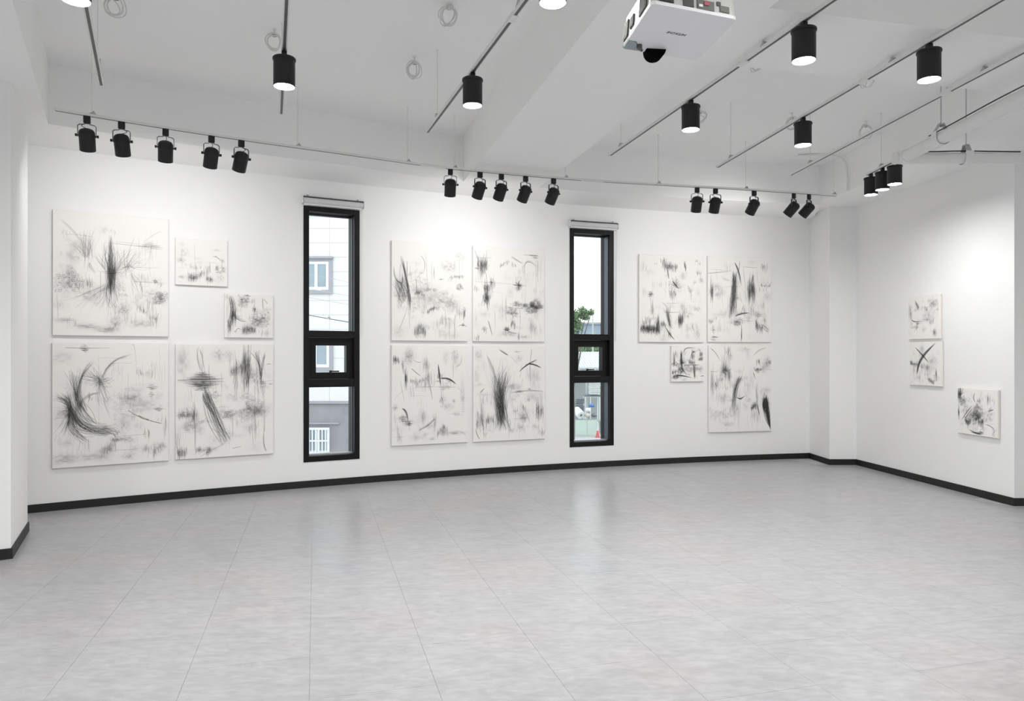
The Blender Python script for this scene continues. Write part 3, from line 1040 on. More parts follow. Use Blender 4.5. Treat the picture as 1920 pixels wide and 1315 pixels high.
# ------------------------------------------------------------------ pipes, clamps, cables, conduit
PZ = EYE + 1.815
PR = 0.053
px_ = 3.575
PY = 6.6
def clamp(parent, o, c, axis, ceil_z):
    """strap round a pipe at c (running along axis), bracket and rod up to the ceiling"""
    c = c - o
    side = Vector((-axis.y, axis.x, 0))
    R = PR + 0.006
    ring = []
    for k in range(11):
        a = PI + PI * k / 10
        ring.append(side * (R * math.cos(a)) + Vector((0, 0, R * math.sin(a))))
    up = Vector((0, 0, 1))
    poly = [ -side * R + up * 0.055] + ring + [side * R + up * 0.055]
    vs, fs = [], []
    for p in poly:
        out = (side * p.dot(side) + up * min(p.z, 0)).normalized() * 0.004
        for q in (p - axis * 0.036, p + axis * 0.036, p + out + axis * 0.036, p + out - axis * 0.036):
            vs.append(c + q)
    m = len(poly)
    for i in range(m - 1):
        for k in range(4):
            fs.append((i * 4 + k, i * 4 + (k + 1) % 4, (i + 1) * 4 + (k + 1) % 4, (i + 1) * 4 + k))
    fs += [(0, 1, 2, 3), tuple((m - 1) * 4 + k for k in range(4))]
    mb = MB(); mb.add(vs, fs)
    st = mb.build('pipe_strap', M['whiteplastic'], parent)
    mb = MB()
    for s in (-1, 1):
        a, b = c + side * (s * R) + up * 0.05, c + side * (s * 0.014) + up * 0.125
        mb.hexa([a - axis * 0.02 - up * 0.012, a + axis * 0.02 - up * 0.012, a + axis * 0.02 + up * 0.002, a - axis * 0.02 + up * 0.002],
                [b - axis * 0.02 - up * 0.012, b + axis * 0.02 - up * 0.012, b + axis * 0.02 + up * 0.002, b - axis * 0.02 + up * 0.002])
    mb.box(c + up * 0.113, (0.045, 0.045, 0.008), Matrix(((side.x, axis.x, 0), (side.y, axis.y, 0), (0, 0, 1))))
    mb.build('pipe_bracket', M['clampmetal'], st)
    mb = MB(); top = ceil_z - (o.z)
    mb.tube([c + up * 0.095, c + up * 0.108, c + up * 0.109, Vector((c.x, c.y, top - 0.006)), Vector((c.x, c.y, top))], [0.008, 0.008, 0.004, 0.004, 0.014], 8)
    mb.build('hanger_rod', M['clampmetal'], st)
o1 = Vector((px_, PY, PZ))
p1 = thing('overhead_pipe', 'white overhead pipe running towards the viewer beside the three close lamps', 'pipe', tuple(o1))
mb = MB(); mb.tube([(0, 0, 0), (0, -0.7, 0), (0, -2.6, 0), (0, -5.0, 0.0)], PR, 24)
mb.build('pipe_body', M['pipe'], p1, smooth=40)
mb = MB(); mb.lathe([(PR + 0.004, 0.0), (PR + 0.004, 0.10)], 24, (0, 0, 0), Matrix.Rotation(PI / 2, 3, 'X'))
mb.build('pipe_socket', M['pipe'], p1, smooth=40)
clamp(p1, o1, Vector((px_, 6.0, PZ)), Vector((0, 1, 0)), ZH)
clamp(p1, o1, Vector((px_, 3.6, PZ)), Vector((0, 1, 0)), ZH)
o2 = Vector((px_, PY, PZ))
p2 = thing('overhead_pipe', 'white overhead pipe running across to the right-hand column', 'pipe', tuple(o2))
mb = MB(); mb.tube([(-0.065, 0.0, 0), (0.02, 0.0, 0), (2.6, 0.02, 0)], PR * 0.96, 24)
mb.build('pipe_body', M['pipe'], p2, smooth=40)
mb = MB(); mb.lathe([(PR + 0.005, -0.07), (PR + 0.005, -0.055), (PR - 0.002, -0.05)], 24, (0, 0, 0), Matrix.Rotation(PI / 2, 3, 'Y'))
mb.build('pipe_cap', M['pipe'], p2, smooth=40)
clamp(p2, o2, Vector((4.165, 6.605, PZ)), Vector((1, 0, 0)), ZH)
mb = MB(); mb.tube(catmull([(px_ - 0.03, 6.12, PZ + PR + 0.003), (px_ - 0.030, 5.8, PZ + PR + 0.004), (px_ - 0.026, 5.3, PZ + PR + 0.012), (px_ - 0.03, 4.8, PZ + PR + 0.004), (px_ - 0.02, 4.1, PZ + PR + 0.004), (px_ - 0.02, 3.0, PZ + PR + 0.004)], 6), 0.005, 8)
tag(mb.build('black_cable', M['cable_black'], None, smooth=60), 'thin black cable lying along the pipe that runs towards the viewer', 'cable')
mb = MB(); mb.tube(catmull([(px_ + 0.08, 6.58, PZ + PR + 0.006), (3.83, 6.540, PZ + PR - 0.010), (4.10, 6.575, PZ + PR + 0.006), (4.4, 6.595, PZ + PR + 0.008), (4.66, 6.60, PZ + PR + 0.006)], 6), 0.006, 8)
tag(mb.build('black_cable', M['cable_black'], None, smooth=60), 'thin black cables sagging along the pipe that crosses to the column', 'cable')
cpt = [at_h(1548, 287, HIGH - 0.03), at_h(1566, 291, HIGH - 0.03)]
xf = lambda y: 4.12 + (9.6 - y) * 0.19 - 0.022
mb = MB(); mb.tube(catmull([(3.6, 9.05, ZH - 0.014), (3.85, 9.02, ZH - 0.016), (4.05, 9.0, ZH - 0.03), (4.15, 8.98, ZH - 0.11), (4.178, 8.97, ZH - 0.25), (4.178, 8.97, ZR + 0.01)], 6), 0.011, 8)
tag(mb.build('cable_conduit', M['rail'], None, smooth=60), 'thin white conduit bending down the beam face near the far corner', 'conduit')

# ------------------------------------------------------------------ the drawings: pencil marks rasterised stroke by stroke
class Pad:
    def __init__(self, w, h, seed):
        self.w, self.h = w, h
        self.D = np.zeros(h * w)
        self.r = np.random.default_rng(seed)
    def splat(self, u, v, wt):
        x, y = np.asarray(u) * self.w - 0.5, np.asarray(v) * self.h - 0.5
        x0, y0 = np.floor(x).astype(int), np.floor(y).astype(int)
        fx, fy = x - x0, y - y0
        for dx, dy, k in ((0, 0, (1 - fx) * (1 - fy)), (1, 0, fx * (1 - fy)), (0, 1, (1 - fx) * fy), (1, 1, fx * fy)):
            a, b = x0 + dx, y0 + dy
            ok = (a >= 0) & (a < self.w) & (b >= 0) & (b < self.h)
            self.D += np.bincount(b[ok] * self.w + a[ok], weights=(self.g * wt * k)[ok], minlength=self.w * self.h)
    def curve(self, P, d, taper=True):
        """P: (strokes, 3, 2) quadratic control points through the middle point; d: darkness per stroke"""
        P = np.asarray(P, float)
        n = len(P)
        d = np.asarray(d) * (self.r.gamma(1.1, 0.85, n) + 0.15)
        ln = (np.hypot(*((P[:, 1] - P[:, 0]) * [self.w, self.h]).T) + np.hypot(*((P[:, 2] - P[:, 1]) * [self.w, self.h]).T)).max()
        m = int(max(4, min(900, ln * 1.6)))
        t = np.linspace(0, 1, m)[None, :]
        c = 2 * P[:, 1] - 0.5 * (P[:, 0] + P[:, 2])
        B = lambda k: (1 - t) ** 2 * P[:, 0, k:k + 1] + 2 * t * (1 - t) * c[:, k:k + 1] + t * t * P[:, 2, k:k + 1]
        u, v = B(0), B(1)
        L = np.hypot(*((P[:, 1] - P[:, 0]) * [self.w, self.h]).T) + np.hypot(*((P[:, 2] - P[:, 1]) * [self.w, self.h]).T)
        wt = (np.asarray(d) * L / m * 1.25)[:, None] * (np.sin(PI * np.clip(t, 0.02, 0.98)) ** 0.45 if taper else 1 + 0 * t)
        wt = wt * self.r.uniform(0.75, 1.25, wt.shape)
        self.splat(u.ravel(), v.ravel(), wt.ravel())
    def B(self, p0, s0, p1, s1, p2, s2, n, d):
        r = self.r
        n = max(6, int(n * 0.55))
        d = d * 1.35
        k = r.normal(0, 0.5, n).clip(-1.2, 1.2)
        j = lambda s: k * s * (0.8 if s > 0.02 else 0.5) + r.normal(0, 0.5, n) * s * (1 if s > 0.02 else 0.5)
        d0 = np.array(p2) - np.array(p0)
        nx = np.array([d0[1], -d0[0]]) / (np.hypot(*d0) + 1e-9)
        Q = [np.array(p)[None, :] + nx[None, :] * j(s)[:, None] for p, s in ((p0, s0), (p1, s1), (p2, s2))]
        a = r.uniform(0, 0.45, n) ** 1.3; b = r.uniform(0, 0.45, n) ** 1.3
        A = Q[0] + (Q[1] - Q[0]) * a[:, None]
        E = Q[2] + (Q[1] - Q[2]) * b[:, None]
        self.curve(np.stack([A, Q[1], E], 1), d * r.uniform(0.4, 1.0, n))
    def L(self, pts, d, w=1):
        r = self.r
        P = np.array(pts, float)
        if len(P) == 2:
            P = np.array([P[0], P.mean(0), P[1]])
        for k in range(max(1, int(w * 2))):
            Q = P + r.normal(0, 0.0022 * w, P.shape)
            self.curve(Q[None, :3], [d])
            if len(P) > 3:
                self.curve(np.array([[Q[2], (Q[2] + Q[3]) / 2, Q[3]]]), [d])
    def FAN(self, u, v, a0, a1, r0, r1, n, d, bend=0.12):
        r = self.r
        a = np.radians(r.uniform(a0, a1, n))
        l = r.uniform(r0, r1, n)
        asp = self.w / self.h
        p0 = np.array([u, v]) + r.normal(0, 0.010, (n, 2))
        e = p0 + np.stack([np.cos(a) * l, -np.sin(a) * l * asp], 1)
        mid = (p0 + e) / 2 + np.stack([np.sin(a), np.cos(a) * asp], 1) * (r.normal(0, bend, n) * l)[:, None]
        self.curve(np.stack([p0, mid, e], 1), d * r.uniform(0.4, 1.0, n))
    def VH(self, pts, h, n, d, wob=0.25):
        """upright hatching along a polyline"""
        r = self.r
        P = np.array(pts, float)
        if len(P) == 1:
            c = P[0] + np.stack([r.normal(0, 0.018 + 0.07 * h, n), r.normal(0, h * 0.10, n)], 1)
        else:
            t = np.sort(r.uniform(0, len(P) - 1, n))
            i = np.minimum(t.astype(int), len(P) - 2)
            c = P[i] + (P[i + 1] - P[i]) * (t - i)[:, None] + np.stack([0 * t, r.normal(0, h * wob * 0.5, n)], 1)
        L = h * (0.25 + r.gamma(2.0, 0.28, n)).clip(0, 1.5)
        k = r.uniform(0.35, 0.65, n)
        s = r.normal(0, 0.004 + 0.02 * h, n)
        a = c + np.stack([-s, -L * k], 1)
        b = c + np.stack([s, L * (1 - k)], 1)
        m = (a + b) / 2 + r.normal(0, 0.002, (n, 2))
        self.curve(np.stack([a, m, b], 1), d * r.uniform(0.4, 1.0, n))
    def HH(self, u, v, w, h, n, d):
        """level hatching, longest in the middle"""
        r = self.r
        y = r.uniform(-1, 1, n)
        L = w * (1.05 - np.abs(y)) * r.uniform(0.45, 1.1, n)
        c = np.stack([u + r.normal(0, w * 0.12, n), v + y * h], 1)
        e = np.stack([L, r.normal(0, 0.004, n)], 1)
        self.curve(np.stack([c - e, c + r.normal(0, 0.002, (n, 2)), c + e], 1), d * r.uniform(0.4, 1.0, n))
    def SC(self, u, v, ru, rv, n, d):
        """small curly scribbles gathered in an oval"""
        r = self.r
        a = r.uniform(0, 2 * PI, n)
        q = np.sqrt(r.uniform(0, 1, n)) * (1 + r.normal(0, 0.08, n))
        f1, f2, f3 = r.uniform(0, 6.3, 3)
        q = q * (1 + 0.32 * np.sin(2 * a + f1) + 0.22 * np.sin(3 * a + f2) + 0.15 * np.sin(5 * a + f3))
        cu, cv = u + ru * q * np.cos(a), v + rv * q * np.sin(a)
        rad = r.uniform(0.006, 0.016, n)
        asp = self.w / self.h
        m = 22
        t = np.linspace(0, 1, m)[None, :] * (r.uniform(0.6, 1.1, n) * 2 * PI)[:, None] + r.uniform(0, 6.3, n)[:, None]
        uu = cu[:, None] + rad[:, None] * np.cos(t)
        vv = cv[:, None] + rad[:, None] * np.sin(t) * asp * r.uniform(0.6, 1.2, n)[:, None]
        wt = (d * r.uniform(0.4, 1, n) * rad * 2 * PI * self.w / m)[:, None] + 0 * t
        self.splat(uu.ravel(), vv.ravel(), wt.ravel())
        self.CL(u, v, ru * 1.05, rv * 1.05, d * 0.16 * min(1, n / 80))
    def CL(self, u, v, ru, rv, d):
        """soft smudge"""
        y, x = np.mgrid[0:self.h, 0:self.w]
        e = ((x / self.w - u) / ru) ** 2 + ((y / self.h - v) / rv) ** 2
        g = np.exp(-1.6 * e)
        k = 14
        nz = self.r.uniform(0, 1, (k + 2, k + 2))
        gx = (x / self.w - u + ru * 2) / (ru * 4) * k
        gy = (y / self.h - v + rv * 2) / (rv * 4) * k
        gx, gy = gx.clip(0, k), gy.clip(0, k)
        i, j = gx.astype(int), gy.astype(int)
        fx, fy = gx - i, gy - j
        fx, fy = fx * fx * (3 - 2 * fx), fy * fy * (3 - 2 * fy)
        b = (nz[j, i] * (1 - fx) + nz[j, i + 1] * fx) * (1 - fy) + (nz[j + 1, i] * (1 - fx) + nz[j + 1, i + 1] * fx) * fy
        self.D += (g * (0.25 + 1.5 * b ** 1.5) * d * 0.6).ravel()
    def ambient(self, pxw):
        """faint washes, hatching and hair lines that lie under the main marks"""
        r = self.r
        m = 1.0 if pxw > 160 else 0.8 if pxw > 100 else 0.6
        for _ in range(int(16 * m)):
            self.CL(r.uniform(0.05, 0.95), 0.1 + 0.85 * r.beta(1.6, 1.1), r.uniform(0.03, 0.11), r.uniform(0.02, 0.07), r.uniform(0.05, 0.15))
        for _ in range(int(18 * m)):
            u, v = r.uniform(0.06, 0.94), 0.08 + 0.84 * r.beta(1.7, 1.1)
            s = r.uniform(0.02, 0.09)
            self.VH([(u - s, v + r.normal(0, 0.012)), (u, v), (u + s, v + r.normal(0, 0.012))], r.uniform(0.04, 0.15), int(r.uniform(8, 22)), r.uniform(0.08, 0.16))
        for _ in range(int(7 * m)):
            u, v = r.uniform(0.08, 0.92), r.uniform(0.3, 0.9)
            self.SC(u, v, r.uniform(0.03, 0.08), r.uniform(0.015, 0.05), int(r.uniform(20, 50)), r.uniform(0.06, 0.12))
        for _ in range(int(8 * m)):
            u, v = r.uniform(0.05, 0.95), r.uniform(0.1, 0.8)
            if r.uniform() < 0.6:
                self.L([(u, v), (u + r.normal(0, 0.006), v + 0.1), (u + r.normal(0, 0.012), v + r.uniform(0.15, 0.3))], 0.16)
            else:
                self.L([(u - 0.12, v), (u, v + r.normal(0, 0.006)), (u + 0.12, v + r.normal(0, 0.01))], 0.14)
    def image(self, name):
        D = self.D.reshape(self.h, self.w)
        a = 1 - np.exp(-D)
        a = np.minimum(a, 0.93)[::-1]
        paper = np.array([0.953, 0.947, 0.933])
        ink = np.array([0.17, 0.17, 0.168])
        rgb = paper[None, None] * (1 - a[..., None]) + ink[None, None] * a[..., None]
        rgb = rgb * (1 + self.r.normal(0, 0.006, (self.h, self.w, 1)))
        im = bpy.data.images.new(name, self.w, self.h)
        px = np.ones((self.h, self.w, 4), np.float32)
        px[..., :3] = rgb.clip(0, 1)
        im.pixels.foreach_set(px.ravel())
        im.update()
        return im

def drawing_material(name, im):
    m = bpy.data.materials.new(name)
    m.use_nodes = True
    nt = m.node_tree
    b = nt.nodes['Principled BSDF']
    b.inputs['Roughness'].default_value = 0.8
    b.inputs['Specular IOR Level'].default_value = 0.12
    t = nt.nodes.new('ShaderNodeTexImage')
    t.image = im
    t.extension = 'EXTEND'
    nt.links.new(t.outputs['Color'], b.inputs['Base Color'])
    return m

THICK, PROUD = 0.022, 0.006
def canvas(label, A, B, ztop, zbot, marks, pxw, seed, up):
    """stretched canvas between plan points A and B of its front face"""
    W = (B - A).length
    H = ztop - zbot
    t = Vector(((B - A).x, (B - A).y, 0)).normalized()
    n = Vector((-t.y, t.x, 0))
    z = Vector((0, 0, 1))
    th = thing('drawing_canvas', label, 'drawing', (A.x, A.y, zbot), 0, 'unframed pencil drawings on the walls')
    P = lambda a, h, d: t * a + z * h + n * d
    r = 0.004
    mb = MB()
    mb.hexa([P(r, r, 0.0006), P(W - r, r, 0.0006), P(W - r, H - r, 0.0006), P(r, H - r, 0.0006)], [P(0, 0, r), P(W, 0, r), P(W, H, r), P(0, H, r)])
    mb.hexa([P(0, 0, r), P(W, 0, r), P(W, H, r), P(0, H, r)], [P(0, 0, THICK), P(W, 0, THICK), P(W, H, THICK), P(0, H, THICK)])
    o = mb.build('stretched_canvas', M['canvas'], th)
    mb = MB()
    mb.ring(Vector((0, 0, 0)) + t * 0.02 + z * 0.02, t, n, W - 0.04, H - 0.04, (0.04,) * 4, THICK, THICK + PROUD)
    mb.build('stretcher_frame', M['canvas'], th)
    k_ = 3.0 if pxw > 160 else 3.6 if pxw > 100 else 5.0
    w = int(pxw * k_)
    h = max(8, int(w * H / W))
    pad = Pad(w, h, seed)
    pad.g = (k_ / 2.4) ** 0.75
    pad.ambient(pxw)
    for mk in marks:
        getattr(pad, mk[0])(*mk[1:])
    im = pad.image('pencil_drawing_%d' % seed)
    me = bpy.data.meshes.new('drawing')
    e = 0.003
    vs = [P(e, e, -0.0004), P(W - e, e, -0.0004), P(W - e, H - e, -0.0004), P(e, H - e, -0.0004)]
    vb = [P(e, e, 0.0008), P(W - e, e, 0.0008), P(W - e, H - e, 0.0008), P(e, H - e, 0.0008)]
    me.from_pydata([tuple(v) for v in vs + vb], [], [(0, 1, 2, 3), (4, 7, 6, 5), (0, 4, 5, 1), (1, 5, 6, 2), (2, 6, 7, 3), (3, 7, 4, 0)])
    uv = me.uv_layers.new(name='uv')
    co = [(0, 0), (1, 0), (1, 1), (0, 1)]
    for l in me.loops:
        uv.data[l.index].uv = co[l.vertex_index % 4]
    me.materials.append(drawing_material('pencil_on_canvas_%d' % seed, im))
    d = bpy.data.objects.new('drawing', me)
    C.objects.link(d)
    d.parent = th
    return th

OFF = THICK + PROUD
def on_back(label, x0, x1, yt, yb, marks, seed):
    A, B = on_wall(x0, OFF), on_wall(x1, OFF)
    zt, zb = EYE + (YH - yt) / F * A.y, EYE + (YH - yb) / F * A.y
    canvas(label, A, B, zt, zb, marks, x1 - x0, seed, 1)
def on_right(label, x0, x1, yt, yb, marks, seed):
    d = (PD - PC).normalized()
    n = Vector((d.y, -d.x))                                  # into the room
    o = PC + n * OFF
    def hit(px):
        k = (px - CX) / F
        u = (k * o.y - o.x) / (d.x - k * d.y)
        return o + d * u
    A, B = hit(x0), hit(x1)
    zt, zb = EYE + (YH - yt) / F * A.y, EYE + (YH - yb) / F * A.y
    canvas(label, A, B, zt, zb, marks, (x1 - x0) * 1.6, seed, 1)

# ------------------------------------------------------------------ sixteen unframed drawings
on_back('largest canvas, top left: dark central burst, thin crossed strokes at its upper right', 98.5, 316.0, 392.3, 629.0, [
 ('FAN', .285, .36, 60, 140, .08, .30, 60, .22), ('B', (.05, .06), .01, (.16, .15), .012, (.26, .27), .02, 14, .3), ('VH', [(.285, .29)], .20, 34, .3), ('B', (.30, .40), .02, (.31, .44), .03, (.34, .5), .04, 30, .2), ('CL', .12, .38, .1, .12, .22),
 ('B', (.48, .16), .015, (.485, .45), .03, (.49, .66), .03, 90, .42), ('FAN', .485, .5, 74, 106, .12, .34, 50, .32), ('FAN', .485, .54, 250, 288, .1, .36, 70, .3), ('VH', [(.45, .5), (.49, .52), (.52, .5)], .16, 90, .4), ('HH', .5, .47, .11, .025, 26, .32), ('FAN', .5, .5, 38, 68, .15, .38, 46, .22), ('FAN', .46, .58, 205, 245, .12, .42, 46, .2, .05), ('FAN', .44, .46, 115, 140, .08, .2, 14, .35), ('CL', .49, .52, .06, .12, .5),
 ('FAN', .64, .42, 0, 360, .02, .08, 60, .35), ('FAN', .64, .42, 55, 80, .15, .34, 10, .25), ('FAN', .65, .42, 0, 40, .1, .25, 14, .2, .3), ('FAN', .66, .47, 265, 315, .1, .28, 22, .22), ('L', [(.67, .42), (.78, .42), (.92, .41)], .3), ('VH', [(.74, .56), (.76, .6)], .08, 14, .3),
 ('HH', .83, .245, .13, .05, 34, .24), ('VH', [(.83, .26)], .24, 14, .25), ('L', [(.44, .235), (.7, .24), (.95, .26)], .3), ('B', (.76, .22), .01, (.86, .14), .012, (.95, .1), .012, 10, .2), ('L', [(.83, .3), (.83, .42), (.84, .5)], .2),
 ('HH', .88, .535, .03, .02, 22, .5), ('L', [(.68, .545), (.8, .54), (.98, .545)], .5), ('HH', .93, .56, .03, .01, 10, .4),
 ('SC', .13, .56, .09, .10, 170, .30), ('L', [(.14, .565), (.2, .562), (.26, .564)], .8), ('VH', [(.21, .6), (.27, .58), (.33, .56)], .06, 40, .32), ('VH', [(.315, .575)], .06, 12, .6), ('VH', [(.27, .58)], .1, 10, .35), ('CL', .14, .58, .1, .1, .35), ('VH', [(.03, .65)], .03, 5, .5),
 ('L', [(.03, .66), (.04, .78), (.05, .9)], .3), ('CL', .3, .67, .08, .05, .35), ('SC', .58, .62, .05, .10, 50, .2), ('SC', .59, .76, .05, .05, 40, .25), ('CL', .6, .79, .05, .04, .35),
 ('SC', .93, .67, .06, .055, 110, .32), ('CL', .93, .68, .06, .05, .4), ('CL', .85, .64, .08, .04, .25), ('VH', [(.72, .76), (.78, .79), (.86, .86), (.9, .85)], .05, 70, .38), ('VH', [(.9, .83)], .14, 9, .35), ('VH', [(.84, .74)], .14, 8, .22),
 ('CL', .1, .88, .1, .02, .4), ('CL', .28, .925, .12, .025, .5), ('CL', .44, .95, .1, .025, .6), ('CL', .52, .9, .05, .05, .4), ('VH', [(.17, .9)], .06, 7, .4), ('VH', [(.42, .95), (.5, .94), (.55, .88)], .04, 40, .26), ('VH', [(.55, .83)], .1, 8, .4), ('VH', [(.6, .84), (.7, .88), (.88, .9)], .1, 26, .18), ('CL', .75, .9, .14, .04, .25),
], 1)
on_back('large square canvas, bottom left: dark crescent of sweeping strokes', 97.5, 316.0, 642.3, 879.4, [
 ('HH', .26, .04, .055, .028, 34, .55), ('L', [(.1, .04), (.26, .04), (.48, .04)], .35), ('HH', .27, .065, .04, .012, 12, .4),
 ('B', (.20, .20), .10, (.20, .42), .028, (.25, .56), .07, 100, .45), ('B', (.06, .40), .08, (.145, .53), .028, (.12, .75), .10, 110, .45), ('B', (.14, .50), .035, (.25, .67), .045, (.50, .735), .05, 150, .42), ('B', (.34, .14), .03, (.235, .3), .02, (.21, .5), .03, 30, .4), ('B', (.15, .55), .04, (.18, .7), .03, (.30, .82), .04, 60, .4), ('B', (.22, .45), .04, (.27, .57), .04, (.36, .68), .05, 50, .35), ('FAN', .15, .53, 120, 240, .06, .18, 40, .4), ('HH', .44, .725, .09, .045, 50, .34), ('B', (.36, .66), .03, (.5, .72), .04, (.56, .76), .04, 40, .35), ('CL', .19, .5, .06, .14, .7), ('CL', .13, .58, .04, .08, .7),
 ('B', (.2, .56), .01, (.27, .44), .02, (.42, .40), .015, 18, .35), ('VH', [(.31, .44)], .07, 10, .5),
 ('FAN', .40, .315, 0, 360, .03, .12, 90, .36), ('FAN', .39, .3, 112, 172, .1, .22, 30, .34), ('B', (.40, .30), .01, (.50, .16), .02, (.68, .085), .02, 24, .28), ('B', (.42, .29), .02, (.46, .2), .02, (.54, .165), .02, 14, .3), ('FAN', .40, .33, 265, 300, .1, .34, 26, .26), ('CL', .4, .31, .05, .05, .6), ('L', [(.38, .1), (.385, .4), (.38, .82)], .3), ('L', [(.42, .42), (.44, .52), (.48, .62)], .4),
 ('L', [(.67, .01), (.70, .09), (.71, .40)], .5), ('VH', [(.71, .24), (.78, .26), (.86, .25)], .06, 46, .3), ('VH', [(.84, .23)], .16, 12, .35), ('VH', [(.95, .24)], .14, 9, .25), ('VH', [(.88, .18)], .05, 5, .4), ('L', [(.91, .04), (.92, .1), (.92, .2)], .2),
 ('HH', .85, .37, .06, .025, 30, .36), ('HH', .845, .435, .03, .04, 28, .32), ('HH', .91, .555, .06, .02, 26, .4), ('HH', .93, .53, .03, .01, 8, .4),
 ('L', [(.64, .56), (.77, .63), (.94, .68)], .6), ('L', [(.73, .605), (.77, .63), (.82, .645)], 1.0, 2),
 ('CL', .66, .46, .1, .05, .5), ('SC', .65, .46, .07, .025, 40, .2), ('SC', .58, .58, .09, .12, 110, .14), ('CL', .78, .52, .14, .06, .25), ('CL', .6, .68, .06, .08, .25),
 ('VH', [(.8, .765)], .09, 16, .42), ('L', [(.57, .77), (.7, .768), (.8, .767)], .35), ('L', [(.5, .88), (.63, .885), (.76, .88)], .3),
 ('VH', [(.4, .92), (.46, .86), (.53, .83)], .08, 70, .26), ('CL', .45, .88, .07, .04, .5), ('VH', [(.28, .84)], .15, 12, .4), ('SC', .54, .8, .05, .015, 40, .35), ('CL', .63, .8, .07, .03, .4),
 ('VH', [(.78, .87), (.87, .93), (.96, .86)], .07, 70, .24), ('VH', [(.88, .92)], .09, 10, .35), ('VH', [(.965, .7)], .14, 9, .35), ('CL', .92, .88, .08, .04, .4), ('CL', .1, .93, .12, .04, .4), ('CL', .33, .93, .12, .03, .35), ('CL', .64, .94, .06, .03, .35), ('CL', .08, .12, .1, .05, .2), ('CL', .06, .6, .06, .1, .15),
], 2)
on_back('small pale canvas beside the largest one, grass marks along its bottom', 328.7, 426.6, 446.0, 533.7, [
 ('VH', [(.24, .82), (.31, .86), (.38, .83), (.46, .78), (.52, .72)], .12, 110, .42), ('VH', [(.29, .83)], .2, 20, .4), ('CL', .32, .84, .1, .08, .7), ('VH', [(.58, .84), (.65, .87), (.72, .86)], .12, 60, .36), ('CL', .65, .86, .07, .06, .5), ('VH', [(.53, .72), (.6, .7), (.66, .62)], .18, 40, .24), ('L', [(.65, .48), (.655, .58), (.66, .7)], .7), ('L', [(.36, .08), (.365, .35), (.37, .6)], .25), ('VH', [(.37, .6), (.42, .66)], .18, 16, .25),
 ('L', [(.72, .35), (.79, .36), (.86, .42)], .7, 2), ('HH', .77, .345, .04, .015, 10, .4), ('HH', .8, .2, .15, .03, 12, .1), ('SC', .8, .6, .04, .05, 40, .32), ('SC', .84, .68, .05, .04, 24, .25), ('SC', .93, .63, .03, .07, 24, .32), ('SC', .86, .8, .09, .08, 50, .12), ('CL', .1, .47, .08, .05, .5), ('CL', .15, .3, .1, .1, .2), ('CL', .12, .12, .06, .05, .15), ('L', [(.05, .65), (.12, .63), (.2, .645)], .2), ('VH', [(.26, .6)], .2, 6, .2),
], 3)
on_back('small dense dark canvas above the second big lower-left one', 420.6, 512.4, 550.5, 633.3, [
 ('B', (.12, .03), .05, (.16, .40), .06, (.08, .88), .06, 90, .36), ('VH', [(.12, .55), (.17, .46), (.24, .55)], .24, 90, .38), ('VH', [(.06, .7), (.12, .75)], .26, 40, .36), ('SC', .40, .13, .13, .13, 130, .28), ('CL', .38, .15, .12, .1, .5), ('HH', .46, .03, .07, .03, 20, .3), ('L', [(.10, .05), (.20, .50), (.44, .62)], .6, 2), ('B', (.2, .3), .03, (.24, .5), .03, (.42, .6), .02, 26, .3), ('SC', .33, .25, .1, .06, 40, .2),
 ('VH', [(.36, .85), (.46, .78), (.55, .8), (.64, .85)], .16, 150, .4), ('CL', .48, .83, .14, .08, .8), ('SC', .72, .58, .20, .15, 330, .26), ('CL', .68, .64, .2, .12, .5), ('L', [(.61, .08), (.6, .40), (.56, .72)], .7), ('VH', [(.61, .34)], .14, 26, .6), ('B', (.78, .05), .02, (.78, .2), .02, (.80, .36), .02, 10, .4), ('L', [(.80, .1), (.84, .14), (.88, .20)], .7, 2), ('SC', .85, .42, .1, .1, 70, .2), ('L', [(.22, .86), (.26, .80), (.31, .80)], .9, 2), ('VH', [(.75, .9), (.9, .88)], .14, 40, .16), ('CL', .05, .08, .05, .08, .3),
], 4)
